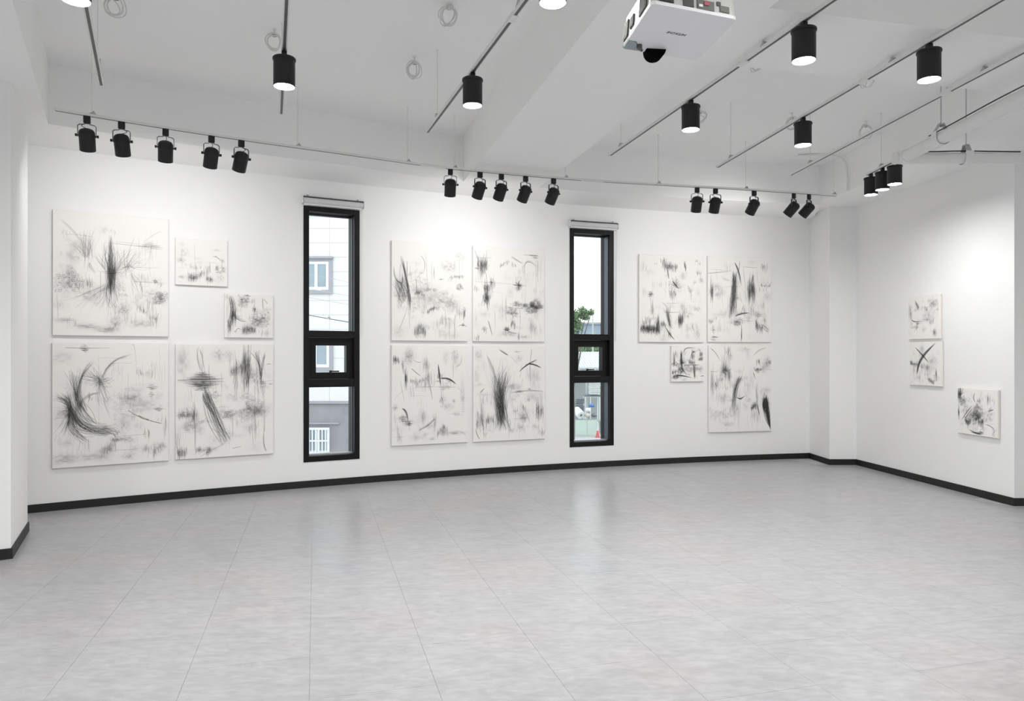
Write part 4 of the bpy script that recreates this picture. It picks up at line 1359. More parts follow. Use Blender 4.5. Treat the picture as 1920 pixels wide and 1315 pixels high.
on_back('big canvas right of the crescent one: dark level bundle crossed by a slanting sheaf', 328.8, 512.7, 645.3, 862.8, [
 ('HH', .26, .325, .21, .085, 170, .42), ('CL', .27, .33, .13, .05, .7), ('HH', .39, .45, .08, .035, 40, .34), ('L', [(.02, .31), (.2, .31), (.48, .30)], .5), ('B', (.22, .02), .035, (.235, .14), .035, (.27, .28), .03, 20, .5), ('B', (.28, .36), .03, (.37, .62), .045, (.53, .90), .055, 110, .42), ('B', (.27, .42), .02, (.3, .52), .02, (.42, .66), .02, 30, .5),
 ('VH', [(.54, .25), (.60, .23), (.68, .19)], .10, 80, .42), ('VH', [(.68, .14), (.72, .17), (.76, .2)], .26, 90, .45), ('VH', [(.61, .3)], .24, 16, .4), ('VH', [(.66, .3), (.71, .33), (.74, .31)], .16, 50, .48), ('CL', .7, .22, .07, .1, .6), ('CL', .58, .24, .05, .04, .5), ('CL', .77, .28, .05, .06, .4),
 ('B', (.80, .04), .035, (.85, .20), .035, (.86, .37), .035, 46, .5), ('B', (.92, .04), .02, (.88, .2), .02, (.87, .34), .02, 20, .5), ('HH', .88, .345, .06, .02, 26, .42), ('VH', [(.85, .4)], .16, 18, .5), ('HH', .95, .18, .05, .01, 6, .3), ('HH', .97, .36, .03, .012, 8, .4), ('VH', [(.78, .32), (.84, .34)], .05, 20, .3),
 ('VH', [(.02, .62), (.08, .61), (.14, .61), (.21, .63)], .06, 90, .36), ('VH', [(.19, .62)], .16, 26, .45), ('VH', [(.1, .58)], .07, 10, .4), ('CL', .1, .62, .1, .03, .5), ('L', [(.18, .5), (.185, .7), (.19, .92)], .25),
 ('SC', .78, .59, .14, .075, 330, .24), ('CL', .8, .6, .13, .06, .5), ('SC', .52, .62, .09, .04, 110, .2), ('CL', .52, .63, .1, .04, .4), ('SC', .3, .68, .1, .02, 40, .15), ('SC', .14, .71, .08, .05, 60, .16), ('CL', .15, .72, .1, .05, .3), ('SC', .72, .46, .06, .03, 40, .15), ('VH', [(.6, .7), (.7, .7)], .06, 20, .15),
 ('L', [(.80, .54), (.80, .7), (.81, .88)], .5, 2), ('VH', [(.805, .75)], .18, 12, .4), ('L', [(.89, .3), (.90, .65), (.905, .8)], .6, 2), ('B', (.9, .78), .008, (.9, .9), .012, (.93, .99), .01, 14, .5),
 ('VH', [(.02, .85)], .3, 20, .4), ('VH', [(.02, .95), (.06, .95), (.11, .94)], .08, 50, .4), ('VH', [(.19, .93), (.25, .92)], .05, 40, .4), ('VH', [(.30, .95), (.35, .93)], .07, 36, .4), ('CL', .06, .94, .05, .03, .5), ('CL', .3, .93, .1, .03, .4), ('L', [(.25, .985), (.38, .93), (.5, .88)], .6), ('L', [(.57, .93), (.6, .925), (.66, .92)], .5),
 ('CL', .06, .15, .07, .14, .28), ('CL', .43, .09, .08, .06, .3), ('CL', .54, .1, .04, .05, .22), ('L', [(.35, .74), (.4, .77), (.44, .79)], .25),
], 5)
on_back('upper left canvas of the central four, dark reed clump at its left edge', 734.3, 877.0, 451.0, 638.9, [
 ('VH', [(.06, .42), (.18, .42)], .16, 70, .28), ('B', (.015, .24), .01, (.05, .38), .012, (.13, .42), .015, 16, .45), ('B', (.05, .38), .08, (.13, .50), .075, (.12, .64), .055, 130, .26), ('B', (.12, .14), .02, (.19, .40), .02, (.25, .66), .025, 50, .42), ('VH', [(.20, .56), (.24, .6)], .16, 40, .38), ('CL', .12, .5, .08, .09, .5), ('L', [(.20, .66), (.14, .8), (.07, .93)], .4), ('L', [(.22, .6), (.225, .75), (.23, .88)], .4), ('VH', [(.17, .3)], .25, 10, .25),
 ('VH', [(.29, .52), (.33, .51), (.38, .53), (.43, .545)], .03, 50, .55), ('L', [(.31, .38), (.315, .46), (.32, .53)], .5), ('L', [(.43, .1), (.45, .3), (.46, .5)], .15), ('SC', .34, .3, .08, .12, 40, .12),
 ('VH', [(.45, .71), (.50, .68), (.55, .66), (.61, .67)], .04, 80, .5), ('VH', [(.42, .65)], .12, 8, .3),
 ('SC', .42, .5, .2, .12, 330, .15), ('SC', .70, .6, .17, .10, 200, .14), ('CL', .45, .53, .2, .1, .3), ('CL', .75, .6, .14, .07, .3), ('SC', .28, .64, .06, .1, 50, .15),
 ('VH', [(.75, .345), (.82, .33), (.88, .335), (.95, .32)], .03, 60, .34), ('SC', .89, .44, .05, .03, 50, .25), ('CL', .88, .33, .07, .02, .3), ('VH', [(.29, .92), (.36, .87), (.43, .92)], .10, 110, .32), ('CL', .36, .91, .08, .05, .5), ('VH', [(.36, .85)], .1, 8, .3),
 ('VH', [(.58, .83), (.65, .80), (.72, .82), (.82, .8)], .09, 60, .2), ('HH', .94, .83, .035, .016, 24, .5), ('L', [(.88, .84), (.93, .835), (.99, .85)], .5), ('VH', [(.97, .70), (.94, .72)], .1, 30, .3), ('SC', .92, .7, .06, .05, 40, .2), ('VH', [(.5, .85), (.9, .88)], .22, 26, .13),
 ('B', (.36, .12), .008, (.42, .2), .01, (.41, .31), .01, 12, .2), ('VH', [(.38, .31)], .02, 12, .4), ('CL', .74, .23, .1, .06, .3), ('CL', .9, .12, .08, .06, .15), ('HH', .64, .365, .06, .006, 8, .25), ('CL', .08, .92, .08, .06, .18), ('CL', .8, .95, .12, .04, .2), ('CL', .65, .92, .1, .06, .15),
], 6)
on_back('upper right canvas of the central four, scribbled dark oval at its right edge', 886.4, 1020.8, 461.5, 640.3, [
 ('VH', [(.06, .18), (.12, .21), (.19, .18)], .14, 110, .34), ('CL', .13, .2, .07, .07, .5), ('L', [(.025, .04), (.05, .1), (.08, .16)], .5), ('VH', [(.12, .28)], .08, 20, .3), ('HH', .05, .23, .04, .01, 14, .4), ('VH', [(.1, .32)], .16, 10, .2), ('L', [(.17, .26), (.18, .32), (.19, .39)], .6),
 ('VH', [(.185, .44)], .10, 60, .55), ('VH', [(.185, .54)], .14, 80, .55), ('L', [(.18, .42), (.19, .55), (.2, .68)], .9, 2), ('HH', .25, .375, .05, .012, 16, .45), ('VH', [(.26, .385)], .14, 40, .28), ('L', [(.0, .37), (.35, .38), (.75, .39)], .25),
 ('FAN', .63, .39, 0, 360, .02, .08, 90, .36), ('HH', .63, .395, .09, .012, 18, .4), ('VH', [(.63, .42)], .08, 20, .4),
 ('VH', [(.36, .20), (.42, .17), (.50, .14)], .04, 50, .28), ('VH', [(.56, .18)], .04, 14, .35), ('L', [(.53, .085), (.6, .12), (.68, .155)], .6, 2), ('L', [(.70, .06), (.8, .065), (.92, .065)], .5), ('HH', .85, .06, .07, .006, 8, .4), ('HH', .87, .085, .07, .01, 14, .35), ('B', (.70, .21), .01, (.77, .13), .015, (.92, .2), .02, 26, .15), ('VH', [(.92, .2)], .18, 16, .2), ('VH', [(.7, .2)], .1, 10, .2),
 ('SC', .86, .62, .11, .06, 360, .34), ('CL', .87, .63, .1, .05, .7), ('SC', .72, .61, .08, .025, 70, .3), ('SC', .55, .69, .08, .05, 120, .24), ('CL', .5, .69, .1, .04, .35), ('SC', .60, .595, .05, .03, 60, .24), ('VH', [(.43, .62)], .2, 8, .25), ('CL', .38, .66, .05, .04, .2),
 ('HH', .47, .87, .06, .02, 36, .5), ('VH', [(.46, .87)], .06, 30, .4), ('L', [(.48, .895), (.54, .905), (.6, .91)], .7, 2), ('VH', [(.52, .82), (.55, .8), (.58, .83)], .08, 44, .42), ('CL', .48, .92, .12, .03, .4), ('CL', .72, .95, .07, .02, .4),
 ('VH', [(.145, .87)], .05, 16, .45), ('B', (.2, .77), .006, (.23, .85), .01, (.265, .95), .006, 12, .4), ('VH', [(.05, .97)], .07, 18, .4), ('VH', [(.04, .74)], .1, 7, .3), ('L', [(.63, .62), (.655, .75), (.63, .94)], .4), ('VH', [(.625, .955)], .06, 12, .5), ('VH', [(.79, .82), (.88, .88)], .16, 30, .2), ('VH', [(.05, .45)], .06, 14, .35), ('L', [(.72, .18), (.73, .5), (.7, .6)], .12), ('CL', .9, .55, .06, .04, .25),
], 7)
on_back('lower left canvas of the central four: tilted dark cross near the middle', 734.2, 877.3, 647.6, 837.0, [
 ('VH', [(.02, .14), (.06, .145), (.10, .16)], .06, 46, .42), ('CL', .05, .14, .04, .03, .5), ('VH', [(.12, .16), (.16, .24)], .1, 24, .22), ('SC', .21, .12, .07, .1, 90, .14), ('CL', .22, .1, .08, .08, .28), ('L', [(.28, .15), (.34, .17), (.38, .16)], .3), ('B', (.25, .23), .008, (.3, .265), .012, (.38, .315), .006, 16, .38),
 ('VH', [(.165, .32), (.2, .34)], .14, 50, .32), ('VH', [(.23, .35), (.30, .37), (.38, .35), (.46, .33)], .05, 110, .24), ('VH', [(.49, .34)], .16, 34, .32), ('B', (.49, .38), .01, (.50, .45), .01, (.525, .56), .006, 16, .4), ('VH', [(.44, .2)], .16, 22, .22), ('CL', .44, .19, .03, .06, .3),
 ('B', (.6, .19), .004, (.615, .29), .016, (.635, .42), .004, 50, .5), ('VH', [(.625, .31)], .06, 30, .5), ('B', (.62, .335), .008, (.74, .34), .014, (.85, .40), .004, 46, .45), ('HH', .75, .36, .06, .012, 16, .4), ('HH', .6, .365, .06, .006, 8, .3), ('L', [(.645, .42), (.645, .52), (.65, .6)], .55), ('VH', [(.65, .57)], .05, 8, .5), ('L', [(.55, .42), (.7, .425), (.84, .425)], .25), ('L', [(.3, .42), (.45, .42), (.55, .42)], .25),
 ('HH', .14, .73, .09, .035, 50, .4), ('B', (.13, .63), .01, (.18, .67), .016, (.21, .77), .01, 40, .36), ('HH', .22, .79, .045, .02, 40, .55), ('HH', .18, .76, .1, .012, 14, .4), ('CL', .2, .78, .05, .03, .6), ('L', [(.215, .79), (.22, .83), (.22, .86)], .4),
 ('L', [(.35, .855), (.46, .81), (.55, .75)], .9, 2), ('VH', [(.58, .91), (.64, .87), (.68, .83), (.74, .9)], .07, 90, .26), ('CL', .67, .88, .06, .05, .45), ('CL', .84, .9, .14, .02, .5), ('L', [(.92, .89), (.96, .92), (.99, .95)], .3), ('VH', [(.54, .82), (.58, .74)], .15, 20, .2), ('CL', .52, .95, .04, .02, .35),
 ('CL', .93, .5, .03, .16, .3), ('CL', .83, .12, .05, .08, .3), ('SC', .82, .1, .04, .06, 20, .2), ('CL', .7, .12, .04, .08, .2), ('B', (.92, .08), .01, (.9, .18), .015, (.83, .22), .01, 14, .2), ('VH', [(.41, .71)], .16, 26, .2), ('CL', .4, .71, .03, .06, .3), ('L', [(.03, .55), (.14, .46), (.33, .42)], .22), ('L', [(.11, .36), (.13, .45), (.16, .56)], .2), ('VH', [(.1, .92)], .1, 12, .28), ('L', [(.02, .915), (.1, .915), (.16, .915)], .3), ('CL', .04, .62, .03, .03, .5), ('CL', .81, .57, .02, .02, .6), ('CL', .66, .55, .05, .04, .25), ('HH', .93, .63, .05, .1, 16, .1), ('CL', .3, .92, .04, .05, .2), ('CL', .43, .9, .03, .02, .3),
], 8)
on_back('lower right canvas of the central four: tall dark wheat-like sheaf', 887.2, 1022.0, 648.4, 829.4, [
 ('B', (.38, .27), .14, (.37, .60), .06, (.39, .90), .11, 260, .36), ('B', (.17, .08), .02, (.27, .30), .025, (.34, .56), .03, 26, .28), ('FAN', .37, .56, 68, 118, .25, .52, 60, .28), ('B', (.3, .45), .05, (.36, .65), .05, (.4, .85), .08, 80, .34), ('CL', .37, .65, .07, .15, .7),
 ('B', (.345, .035), .005, (.42, .07), .014, (.48, .1), .005, 24, .45), ('L', [(.5, .1), (.56, .15), (.62, .2)], .2), ('B', (.63, .275), .006, (.74, .205), .014, (.90, .14), .014, 40, .42), ('B', (.76, .19), .01, (.85, .20), .012, (.95, .235), .006, 40, .45), ('HH', .78, .19, .06, .01, 12, .4), ('L', [(.805, .03), (.80, .1), (.79, .18)], .55), ('L', [(.785, .2), (.785, .3), (.79, .42)], .3), ('L', [(.68, .35), (.675, .38), (.67, .42)], .4),
 ('L', [(.52, .495), (.75, .475), (.97, .49)], .45, 2), ('HH', .64, .488, .1, .01, 14, .35), ('HH', .78, .465, .06, .008, 10, .35), ('L', [(.05, .51), (.15, .51), (.26, .515)], .25),
 ('B', (.665, .6), .006, (.72, .70), .01, (.8, .85), .004, 16, .36), ('VH', [(.695, .66)], .07, 14, .5), ('VH', [(.915, .70)], .17, 60, .55), ('VH', [(.12, .79)], .18, 26, .5), ('L', [(.11, .6), (.115, .75), (.14, .88)], .4), ('VH', [(.14, .58)], .14, 16, .22), ('VH', [(.17, .79), (.22, .77), (.28, .78)], .09, 60, .28), ('VH', [(.24, .79)], .12, 10, .4), ('VH', [(.03, .8), (.06, .82)], .12, 20, .25),
 ('VH', [(.955, .93)], .08, 22, .34), ('CL', .68, .75, .07, .05, .6), ('VH', [(.65, .77), (.73, .77)], .08, 24, .24), ('SC', .66, .86, .05, .05, 40, .16), ('VH', [(.575, .69)], .035, 10, .45), ('CL', .56, .43, .1, .04, .3), ('SC', .54, .43, .05, .03, 30, .16), ('B', (.03, .86), .006, (.05, .93), .01, (.09, .98), .006, 12, .28), ('VH', [(.16, .93)], .08, 12, .25), ('CL', .86, .35, .08, .14, .2), ('CL', .07, .1, .05, .06, .3), ('CL', .05, .3, .04, .1, .2), ('HH', .6, .06, .06, .012, 8, .25), ('CL', .62, .13, .06, .04, .25), ('B', (.09, .49), .005, (.12, .47), .01, (.15, .445), .005, 10, .25), ('VH', [(.94, .55)], .14, 14, .2), ('SC', .76, .57, .04, .03, 20, .18), ('SC', .53, .56, .05, .06, 30, .14), ('VH', [(.87, .86)], .08, 8, .3),
], 9)
on_back('upper left canvas right of the sky window: dark reed band along its lower left', 1198.4, 1320.0, 476.8, 641.6, [
 ('VH', [(.35, .08), (.41, .13), (.48, .12), (.58, .13)], .08, 130, .36), ('VH', [(.375, .07)], .10, 18, .5), ('CL', .46, .13, .08, .03, .6), ('B', (.43, .16), .015, (.435, .21), .012, (.45, .27), .006, 30, .45), ('VH', [(.52, .17)], .06, 12, .25),
 ('VH', [(.69, .08), (.715, .14)], .07, 40, .38), ('L', [(.71, .1), (.72, .16), (.735, .21)], .45), ('CL', .67, .22, .05, .04, .25), ('VH', [(.92, .19)], .055, 18, .42), ('VH', [(.955, .27)], .06, 14, .4), ('VH', [(.885, .05)], .03, 10, .35), ('VH', [(.925, .08)], .04, 8, .35), ('VH', [(.26, .1)], .03, 7, .35),
 ('FAN', .55, .335, 0, 360, .03, .12, 70, .34), ('B', (.5, .29), .006, (.55, .335), .014, (.61, .38), .004, 30, .45), ('VH', [(.505, .44)], .13, 40, .38), ('FAN', .53, .4, 270, 310, .05, .12, 12, .25),
 ('FAN', .17, .45, 0, 360, .02, .07, 46, .34), ('VH', [(.17, .45)], .06, 14, .4), ('VH', [(.19, .62), (.215, .65)], .14, 18, .32), ('L', [(.2, .52), (.21, .62), (.22, .75)], .35),
 ('VH', [(.02, .845), (.12, .85), (.22, .85), (.31, .86)], .085, 330, .48), ('CL', .16, .855, .15, .04, .9), ('VH', [(.135, .76)], .12, 20, .45), ('VH', [(.26, .8), (.3, .78)], .12, 60, .4), ('VH', [(.33, .80), (.37, .79), (.41, .82)], .07, 60, .42), ('CL', .3, .82, .04, .06, .6), ('B', (.40, .83), .012, (.46, .905), .012, (.54, .975), .004, 40, .4), ('VH', [(.46, .91)], .08, 26, .4), ('VH', [(.04, .78)], .07, 8, .35),
 ('B', (.43, .58), .05, (.445, .72), .025, (.49, .86), .035, 70, .32), ('CL', .46, .74, .03, .08, .4), ('B', (.33, .54), .01, (.4, .58), .015, (.44, .66), .01, 10, .2), ('VH', [(.60, .74), (.63, .75), (.67, .73)], .13, 110, .36), ('CL', .63, .745, .05, .05, .6), ('VH', [(.66, .64)], .2, 14, .3), ('FAN', .79, .43, 60, 120, .05, .14, 18, .24), ('VH', [(.79, .45)], .08, 12, .25),
 ('VH', [(.75, .84)], .07, 12, .4), ('B', (.81, .79), .005, (.825, .83), .008, (.845, .88), .004, 12, .38), ('VH', [(.72, .7)], .1, 8, .25), ('SC', .78, .6, .14, .05, 60, .09), ('CL', .65, .58, .06, .04, .2), ('VH', [(.06, .13)], .18, 12, .22), ('CL', .15, .2, .08, .05, .1), ('CL', .9, .88, .05, .1, .18), ('L', [(.38, .5), (.4, .42), (.36, .38)], .1),
], 10)
on_back('upper right canvas right of the sky window: two tall vertical dark clumps', 1327.0, 1446.4, 480.2, 641.6, [
 ('B', (.415, .16), .045, (.41, .40), .028, (.37, .72), .055, 130, .36), ('CL', .41, .4, .04, .16, .55), ('VH', [(.40, .55)], .3, 40, .25), ('B', (.415, .06), .006, (.475, .17), .014, (.52, .33), .004, 30, .42), ('B', (.50, .04), .012, (.49, .12), .008, (.47, .2), .01, 12, .25), ('B', (.36, .55), .01, (.35, .65), .02, (.33, .75), .01, 16, .25),
 ('VH', [(.61, .42), (.66, .37), (.70, .38), (.74, .42)], .26, 150, .33), ('CL', .68, .4, .07, .08, .55), ('B', (.71, .2), .004, (.70, .25), .008, (.685, .31), .004, 22, .48), ('L', [(.55, .1), (.57, .25), (.6, .4)], .25), ('VH', [(.66, .65)], .25, 10, .25), ('VH', [(.8, .37)], .06, 7, .35), ('VH', [(.9, .38)], .05, 5, .4),
 ('L', [(0, .197), (.15, .185), (.37, .16)], .6, 2), ('L', [(0, .15), (.15, .155), (.25, .16)], .2), ('VH', [(.04, .41), (.08, .43)], .22, 50, .26), ('CL', .06, .41, .05, .06, .4), ('VH', [(.15, .44)], .06, 22, .3), ('CL', .14, .36, .06, .05, .3), ('CL', .23, .42, .05, .04, .2), ('B', (.2, .24), .01, (.28, .27), .015, (.36, .28), .01, 12, .18),
 ('VH', [(.89, .105)], .075, 26, .45), ('L', [(.9, .12), (.905, .15), (.905, .18)], .4), ('VH', [(.83, .32), (.88, .33), (.93, .335), (.985, .33)], .03, 50, .46), ('VH', [(.96, .3)], .06, 6, .3),
 ('B', (.41, .70), .008, (.52, .67), .015, (.65, .655), .008, 36, .36), ('VH', [(.55, .62)], .1, 14, .28), ('SC', .47, .77, .06, .04, 80, .28), ('VH', [(.53, .85), (.52, .95)], .12, 26, .28), ('L', [(.52, .78), (.53, .88), (.53, .98)], .4),
 ('VH', [(.015, .76), (.05, .77), (.09, .75)], .055, 26, .5), ('HH', .085, .865, .035, .055, 30, .3), ('HH', .10, .945, .09, .012, 18, .38), ('HH', .08, .97, .06, .02, 14, .25), ('VH', [(.1, .72)], .05, 10, .25),
 ('VH', [(.75, .79), (.79, .81), (.86, .84)], .11, 80, .36), ('B', (.83, .79), .015, (.9, .84), .025, (.97, .89), .025, 26, .26), ('SC', .78, .68, .06, .03, 40, .14), ('CL', .8, .67, .1, .03, .3), ('VH', [(.88, .74)], .06, 14, .2), ('CL', .95, .46, .06, .06, .15), ('SC', .93, .45, .05, .04, 20, .1), ('CL', .2, .68, .14, .03, .15), ('VH', [(.3, .85)], .1, 10, .15), ('CL', .7, .06, .08, .05, .08),
], 11)
on_back('small dense square canvas below the reed-band canvas', 1258.6, 1320.0, 649.0, 716.2, [
 ('B', (.08, .14), .04, (.085, .40), .03, (.08, .58), .04, 40, .34), ('VH', [(.31, .38)], .36, 50, .42), ('FAN', .31, .46, 0, 360, .03, .13, 90, .4), ('B', (.30, .1), .05, (.31, .42), .02, (.34, .8), .05, 50, .36), ('CL', .31, .45, .06, .08, .9),
 ('B', (.36, .22), .01, (.46, .06), .02, (.78, .06), .03, 26, .22), ('B', (.72, .12), .01, (.63, .22), .02, (.56, .42), .01, 30, .4), ('VH', [(.68, .16)], .08, 30, .55), ('VH', [(.62, .28), (.66, .3), (.73, .25)], .2, 40, .32), ('VH', [(.53, .46), (.6, .44), (.72, .48)], .1, 80, .38), ('CL', .62, .47, .1, .05, .7), ('L', [(.38, .545), (.6, .54), (.86, .53)], .8, 2), ('HH', .74, .535, .08, .012, 16, .45), ('B', (.67, .48), .03, (.70, .7), .025, (.715, .93), .012, 50, .42), ('VH', [(.75, .62)], .14, 24, .3),
 ('SC', .14, .52, .14, .07, 90, .34), ('VH', [(.02, .74), (.06, .75), (.14, .72)], .1, 60, .5), ('SC', .28, .7, .12, .09, 130, .36), ('CL', .3, .65, .14, .1, .6), ('B', (.28, .58), .02, (.36, .68), .02, (.45, .8), .01, 40, .38), ('B', (.1, .84), .02, (.3, .835), .02, (.62, .895), .005, 60, .42), ('SC', .12, .87, .12, .05, 130, .38), ('CL', .15, .86, .14, .04, .6), ('SC', .48, .62, .1, .1, 70, .2), ('CL', .58, .66, .14, .1, .5),
 ('VH', [(.86, .22), (.96, .24)], .16, 50, .34), ('SC', .9, .37, .08, .04, 80, .26), ('CL', .91, .36, .08, .04, .5), ('CL', .85, .65, .12, .06, .7), ('VH', [(.93, .6)], .12, 8, .35), ('L', [(.9, .86), (.95, .85), (.995, .845)], .6, 2), ('VH', [(.12, .2), (.2, .3)], .2, 24, .18), ('CL', .37, .95, .05, .04, .3), ('SC', .8, .1, .08, .05, 20, .2),
], 12)
on_back('lowest canvas near the far corner, dark pointed wedge at its right edge', 1328.6, 1446.8, 648.0, 811.6, [
 ('VH', [(.29, .07)], .12, 18, .5), ('CL', .33, .13, .05, .05, .3), ('FAN', .25, .285, 0, 360, .03, .12, 110, .32), ('CL', .25, .28, .06, .06, .55), ('VH', [(.25, .22)], .2, 30, .24), ('VH', [(.31, .34)], .12, 40, .42), ('B', (.02, .03), .008, (.1, .08), .012, (.18, .18), .02, 14, .22), ('VH', [(.2, .38)], .12, 16, .22), ('L', [(.02, .3), (.08, .3), (.16, .295)], .2),
 ('VH', [(.03, .43), (.08, .46)], .24, 36, .2), ('VH', [(.115, .45)], .12, 18, .55), ('B', (.51, .34), .05, (.42, .50), .025, (.37, .80), .035, 90, .32), ('CL', .42, .5, .04, .12, .4), ('VH', [(.42, .72)], .24, 30, .2), ('L', [(.56, .23), (.52, .35), (.47, .45)], .25), ('VH', [(.36, .46)], .12, 8, .3),
 ('B', (.43, .6), .004, (.5, .615), .012, (.57, .585), .004, 26, .46), ('L', [(.47, .6), (.5, .62), (.52, .63)], .6), ('VH', [(.79, .19)], .06, 18, .48), ('SC', .77, .28, .05, .03, 60, .28), ('CL', .92, .2, .07, .07, .45), ('SC', .97, .19, .03, .02, 20, .3), ('CL', .86, .27, .06, .05, .35), ('B', (.705, .31), .004, (.715, .34), .008, (.735, .39), .004, 10, .42),
 ('VH', [(.67, .735), (.72, .70), (.78, .71)], .07, 80, .4), ('HH', .69, .73, .03, .012, 14, .45), ('CL', .73, .7, .05, .04, .6), ('VH', [(.75, .58), (.78, .62)], .3, 20, .22), ('B', (.77, .7), .01, (.79, .76), .012, (.805, .82), .006, 24, .4), ('VH', [(.74, .82)], .2, 14, .18),
 ('VH', [(.86, .69), (.90, .68), (.945, .70)], .15, 160, .5), ('B', (.90, .60), .05, (.93, .78), .035, (.985, .985), .006, 170, .5), ('B', (.92, .6), .02, (.86, .69), .01, (.91, .8), .02, 60, .5), ('CL', .91, .7, .05, .08, 1.2), ('CL', .95, .83, .03, .08, .9),
 ('SC', .22, .8, .2, .08, 220, .08), ('SC', .3, .92, .1, .03, 50, .09), ('SC', .58, .55, .1, .08, 40, .1), ('CL', .25, .6, .1, .05, .22), ('CL', .55, .04, .1, .03, .3), ('CL', .62, .1, .04, .06, .15), ('CL', .92, .52, .07, .04, .3), ('CL', .58, .7, .05, .05, .15), ('VH', [(.03, .74)], .14, 10, .15), ('B', (.7, .12), .01, (.8, .05), .012, (.93, .02), .01, 10, .12),
], 13)
on_right('upper of the two stacked small canvases on the right-hand wall', 1703.2, 1763.2, 559.0, 637.0, [
 ('CL', .05, .33, .06, .16, .6), ('VH', [(.05, .4), (.12, .5)], .24, 30, .16), ('VH', [(.22, .13), (.28, .18), (.33, .27)], .10, 80, .42), ('CL', .3, .24, .06, .07, .5), ('SC', .58, .30, .05, .05, 50, .28), ('SC', .78, .2, .13, .12, 130, .17), ('CL', .8, .2, .12, .1, .4), ('CL', .66, .12, .06, .05, .3),
 ('B', (.1, .52), .01, (.2, .58), .02, (.45, .585), .008, 40, .42), ('L', [(.3, .58), (.4, .585), (.5, .58)], .4), ('HH', .27, .70, .08, .10, 60, .32), ('HH', .3, .63, .07, .03, 26, .4), ('VH', [(.83, .86)], .14, 44, .4), ('VH', [(.78, .9), (.88, .88)], .08, 20, .3), ('VH', [(.68, .64), (.75, .62), (.81, .58)], .13, 60, .22), ('SC', .62, .5, .2, .15, 120, .1), ('CL', .65, .45, .2, .12, .25), ('VH', [(.4, .78), (.6, .78)], .1, 20, .12), ('SC', .1, .68, .08, .08, 20, .1),
], 14)
on_right('lower of two stacked small canvases, crossed by a dark X', 1705.0, 1766.0, 642.0, 721.7, [
 ('B', (.24, .76), .008, (.38, .40), .028, (.82, .025), .008, 130, .42), ('B', (.19, .12), .008, (.40, .29), .02, (.62, .48), .012, 70, .34), ('CL', .42, .3, .04, .05, .6),
 ('VH', [(.02, .48), (.08, .49), (.15, .53), (.26, .51)], .1, 110, .38), ('CL', .14, .51, .12, .03, .8), ('VH', [(.38, .57), (.45, .56), (.55, .6), (.63, .6)], .16, 100, .28), ('CL', .58, .58, .07, .06, .5), ('VH', [(.82, .7), (.86, .76)], .2, 36, .36), ('VH', [(.6, .85), (.68, .89), (.78, .95)], .08, 80, .42), ('CL', .7, .9, .1, .04, .6), ('VH', [(.12, .82), (.36, .84)], .12, 50, .22), ('SC', .75, .42, .16, .14, 100, .1), ('CL', .72, .45, .15, .12, .25), ('CL', .4, .16, .08, .1, .35), ('VH', [(.3, .3), (.5, .3)], .22, 24, .2), ('VH', [(.1, .65), (.5, .75), (.8, .6)], .2, 50, .14), ('SC', .8, .8, .1, .08, 40, .15),
], 15)
on_right('single small canvas low on the side wall, nearest the column', 1795.0, 1871.3, 727.0, 811.4, [
 ('FAN', .06, .17, 20, 130, .06, .26, 60, .45), ('VH', [(.01, .16), (.05, .13), (.09, .15)], .24, 70, .5), ('CL', .05, .16, .06, .08, 1.0), ('SC', .13, .28, .1, .09, 130, .32), ('CL', .15, .28, .09, .07, .5), ('VH', [(.08, .37), (.14, .35)], .06, 30, .35), ('VH', [(.02, .52), (.05, .58)], .2, 44, .45),
 ('SC', .5, .52, .10, .22, 360, .34), ('SC', .42, .62, .2, .11, 330, .32), ('CL', .48, .57, .17, .16, .8), ('VH', [(.2, .70), (.27, .76), (.34, .72)], .13, 120, .5), ('CL', .27, .74, .07, .06, .9), ('VH', [(.52, .70), (.60, .72), (.66, .7)], .16, 90, .4), ('CL', .62, .71, .06, .07, .6), ('B', (.1, .72), .006, (.24, .53), .012, (.38, .37), .006, 30, .42), ('B', (.16, .74), .006, (.28, .56), .012, (.4, .42), .006, 20, .35), ('VH', [(.3, .85)], .1, 8, .4),
 ('B', (.45, .08), .01, (.42, .2), .015, (.46, .3), .015, 36, .34), ('VH', [(.55, .26)], .1, 44, .42), ('B', (.62, .02), .006, (.6, .12), .01, (.55, .22), .006, 10, .2), ('VH', [(.77, .2)], .16, 30, .48), ('L', [(.77, .05), (.775, .2), (.78, .35)], .35), ('B', (.78, .48), .004, (.84, .44), .012, (.905, .42), .004, 30, .48), ('FAN', .79, .47, 30, 65, .05, .12, 12, .45), ('VH', [(.88, .22)], .06, 7, .3),
 ('HH', .52, .955, .2, .022, 50, .42), ('B', (.3, .90), .006, (.45, .95), .012, (.62, .985), .006, 36, .5), ('HH', .6, .93, .1, .02, 30, .4), ('B', (.70, .745), .006, (.82, .77), .012, (.92, .84), .015, 26, .36), ('B', (.9, .82), .01, (.915, .88), .012, (.87, .93), .01, 26, .35), ('SC', .75, .58, .07, .16, 90, .14), ('CL', .9, .95, .04, .03, .4), ('VH', [(.6, .82), (.7, .86)], .14, 26, .18), ('SC', .25, .52, .12, .08, 60, .18), ('SC', .3, .25, .08, .05, 30, .15), ('VH', [(.1, .8), (.15, .82)], .14, 10, .25), ('CL', .2, .45, .1, .1, .3), ('SC', .85, .62, .06, .04, 30, .12),
], 16)

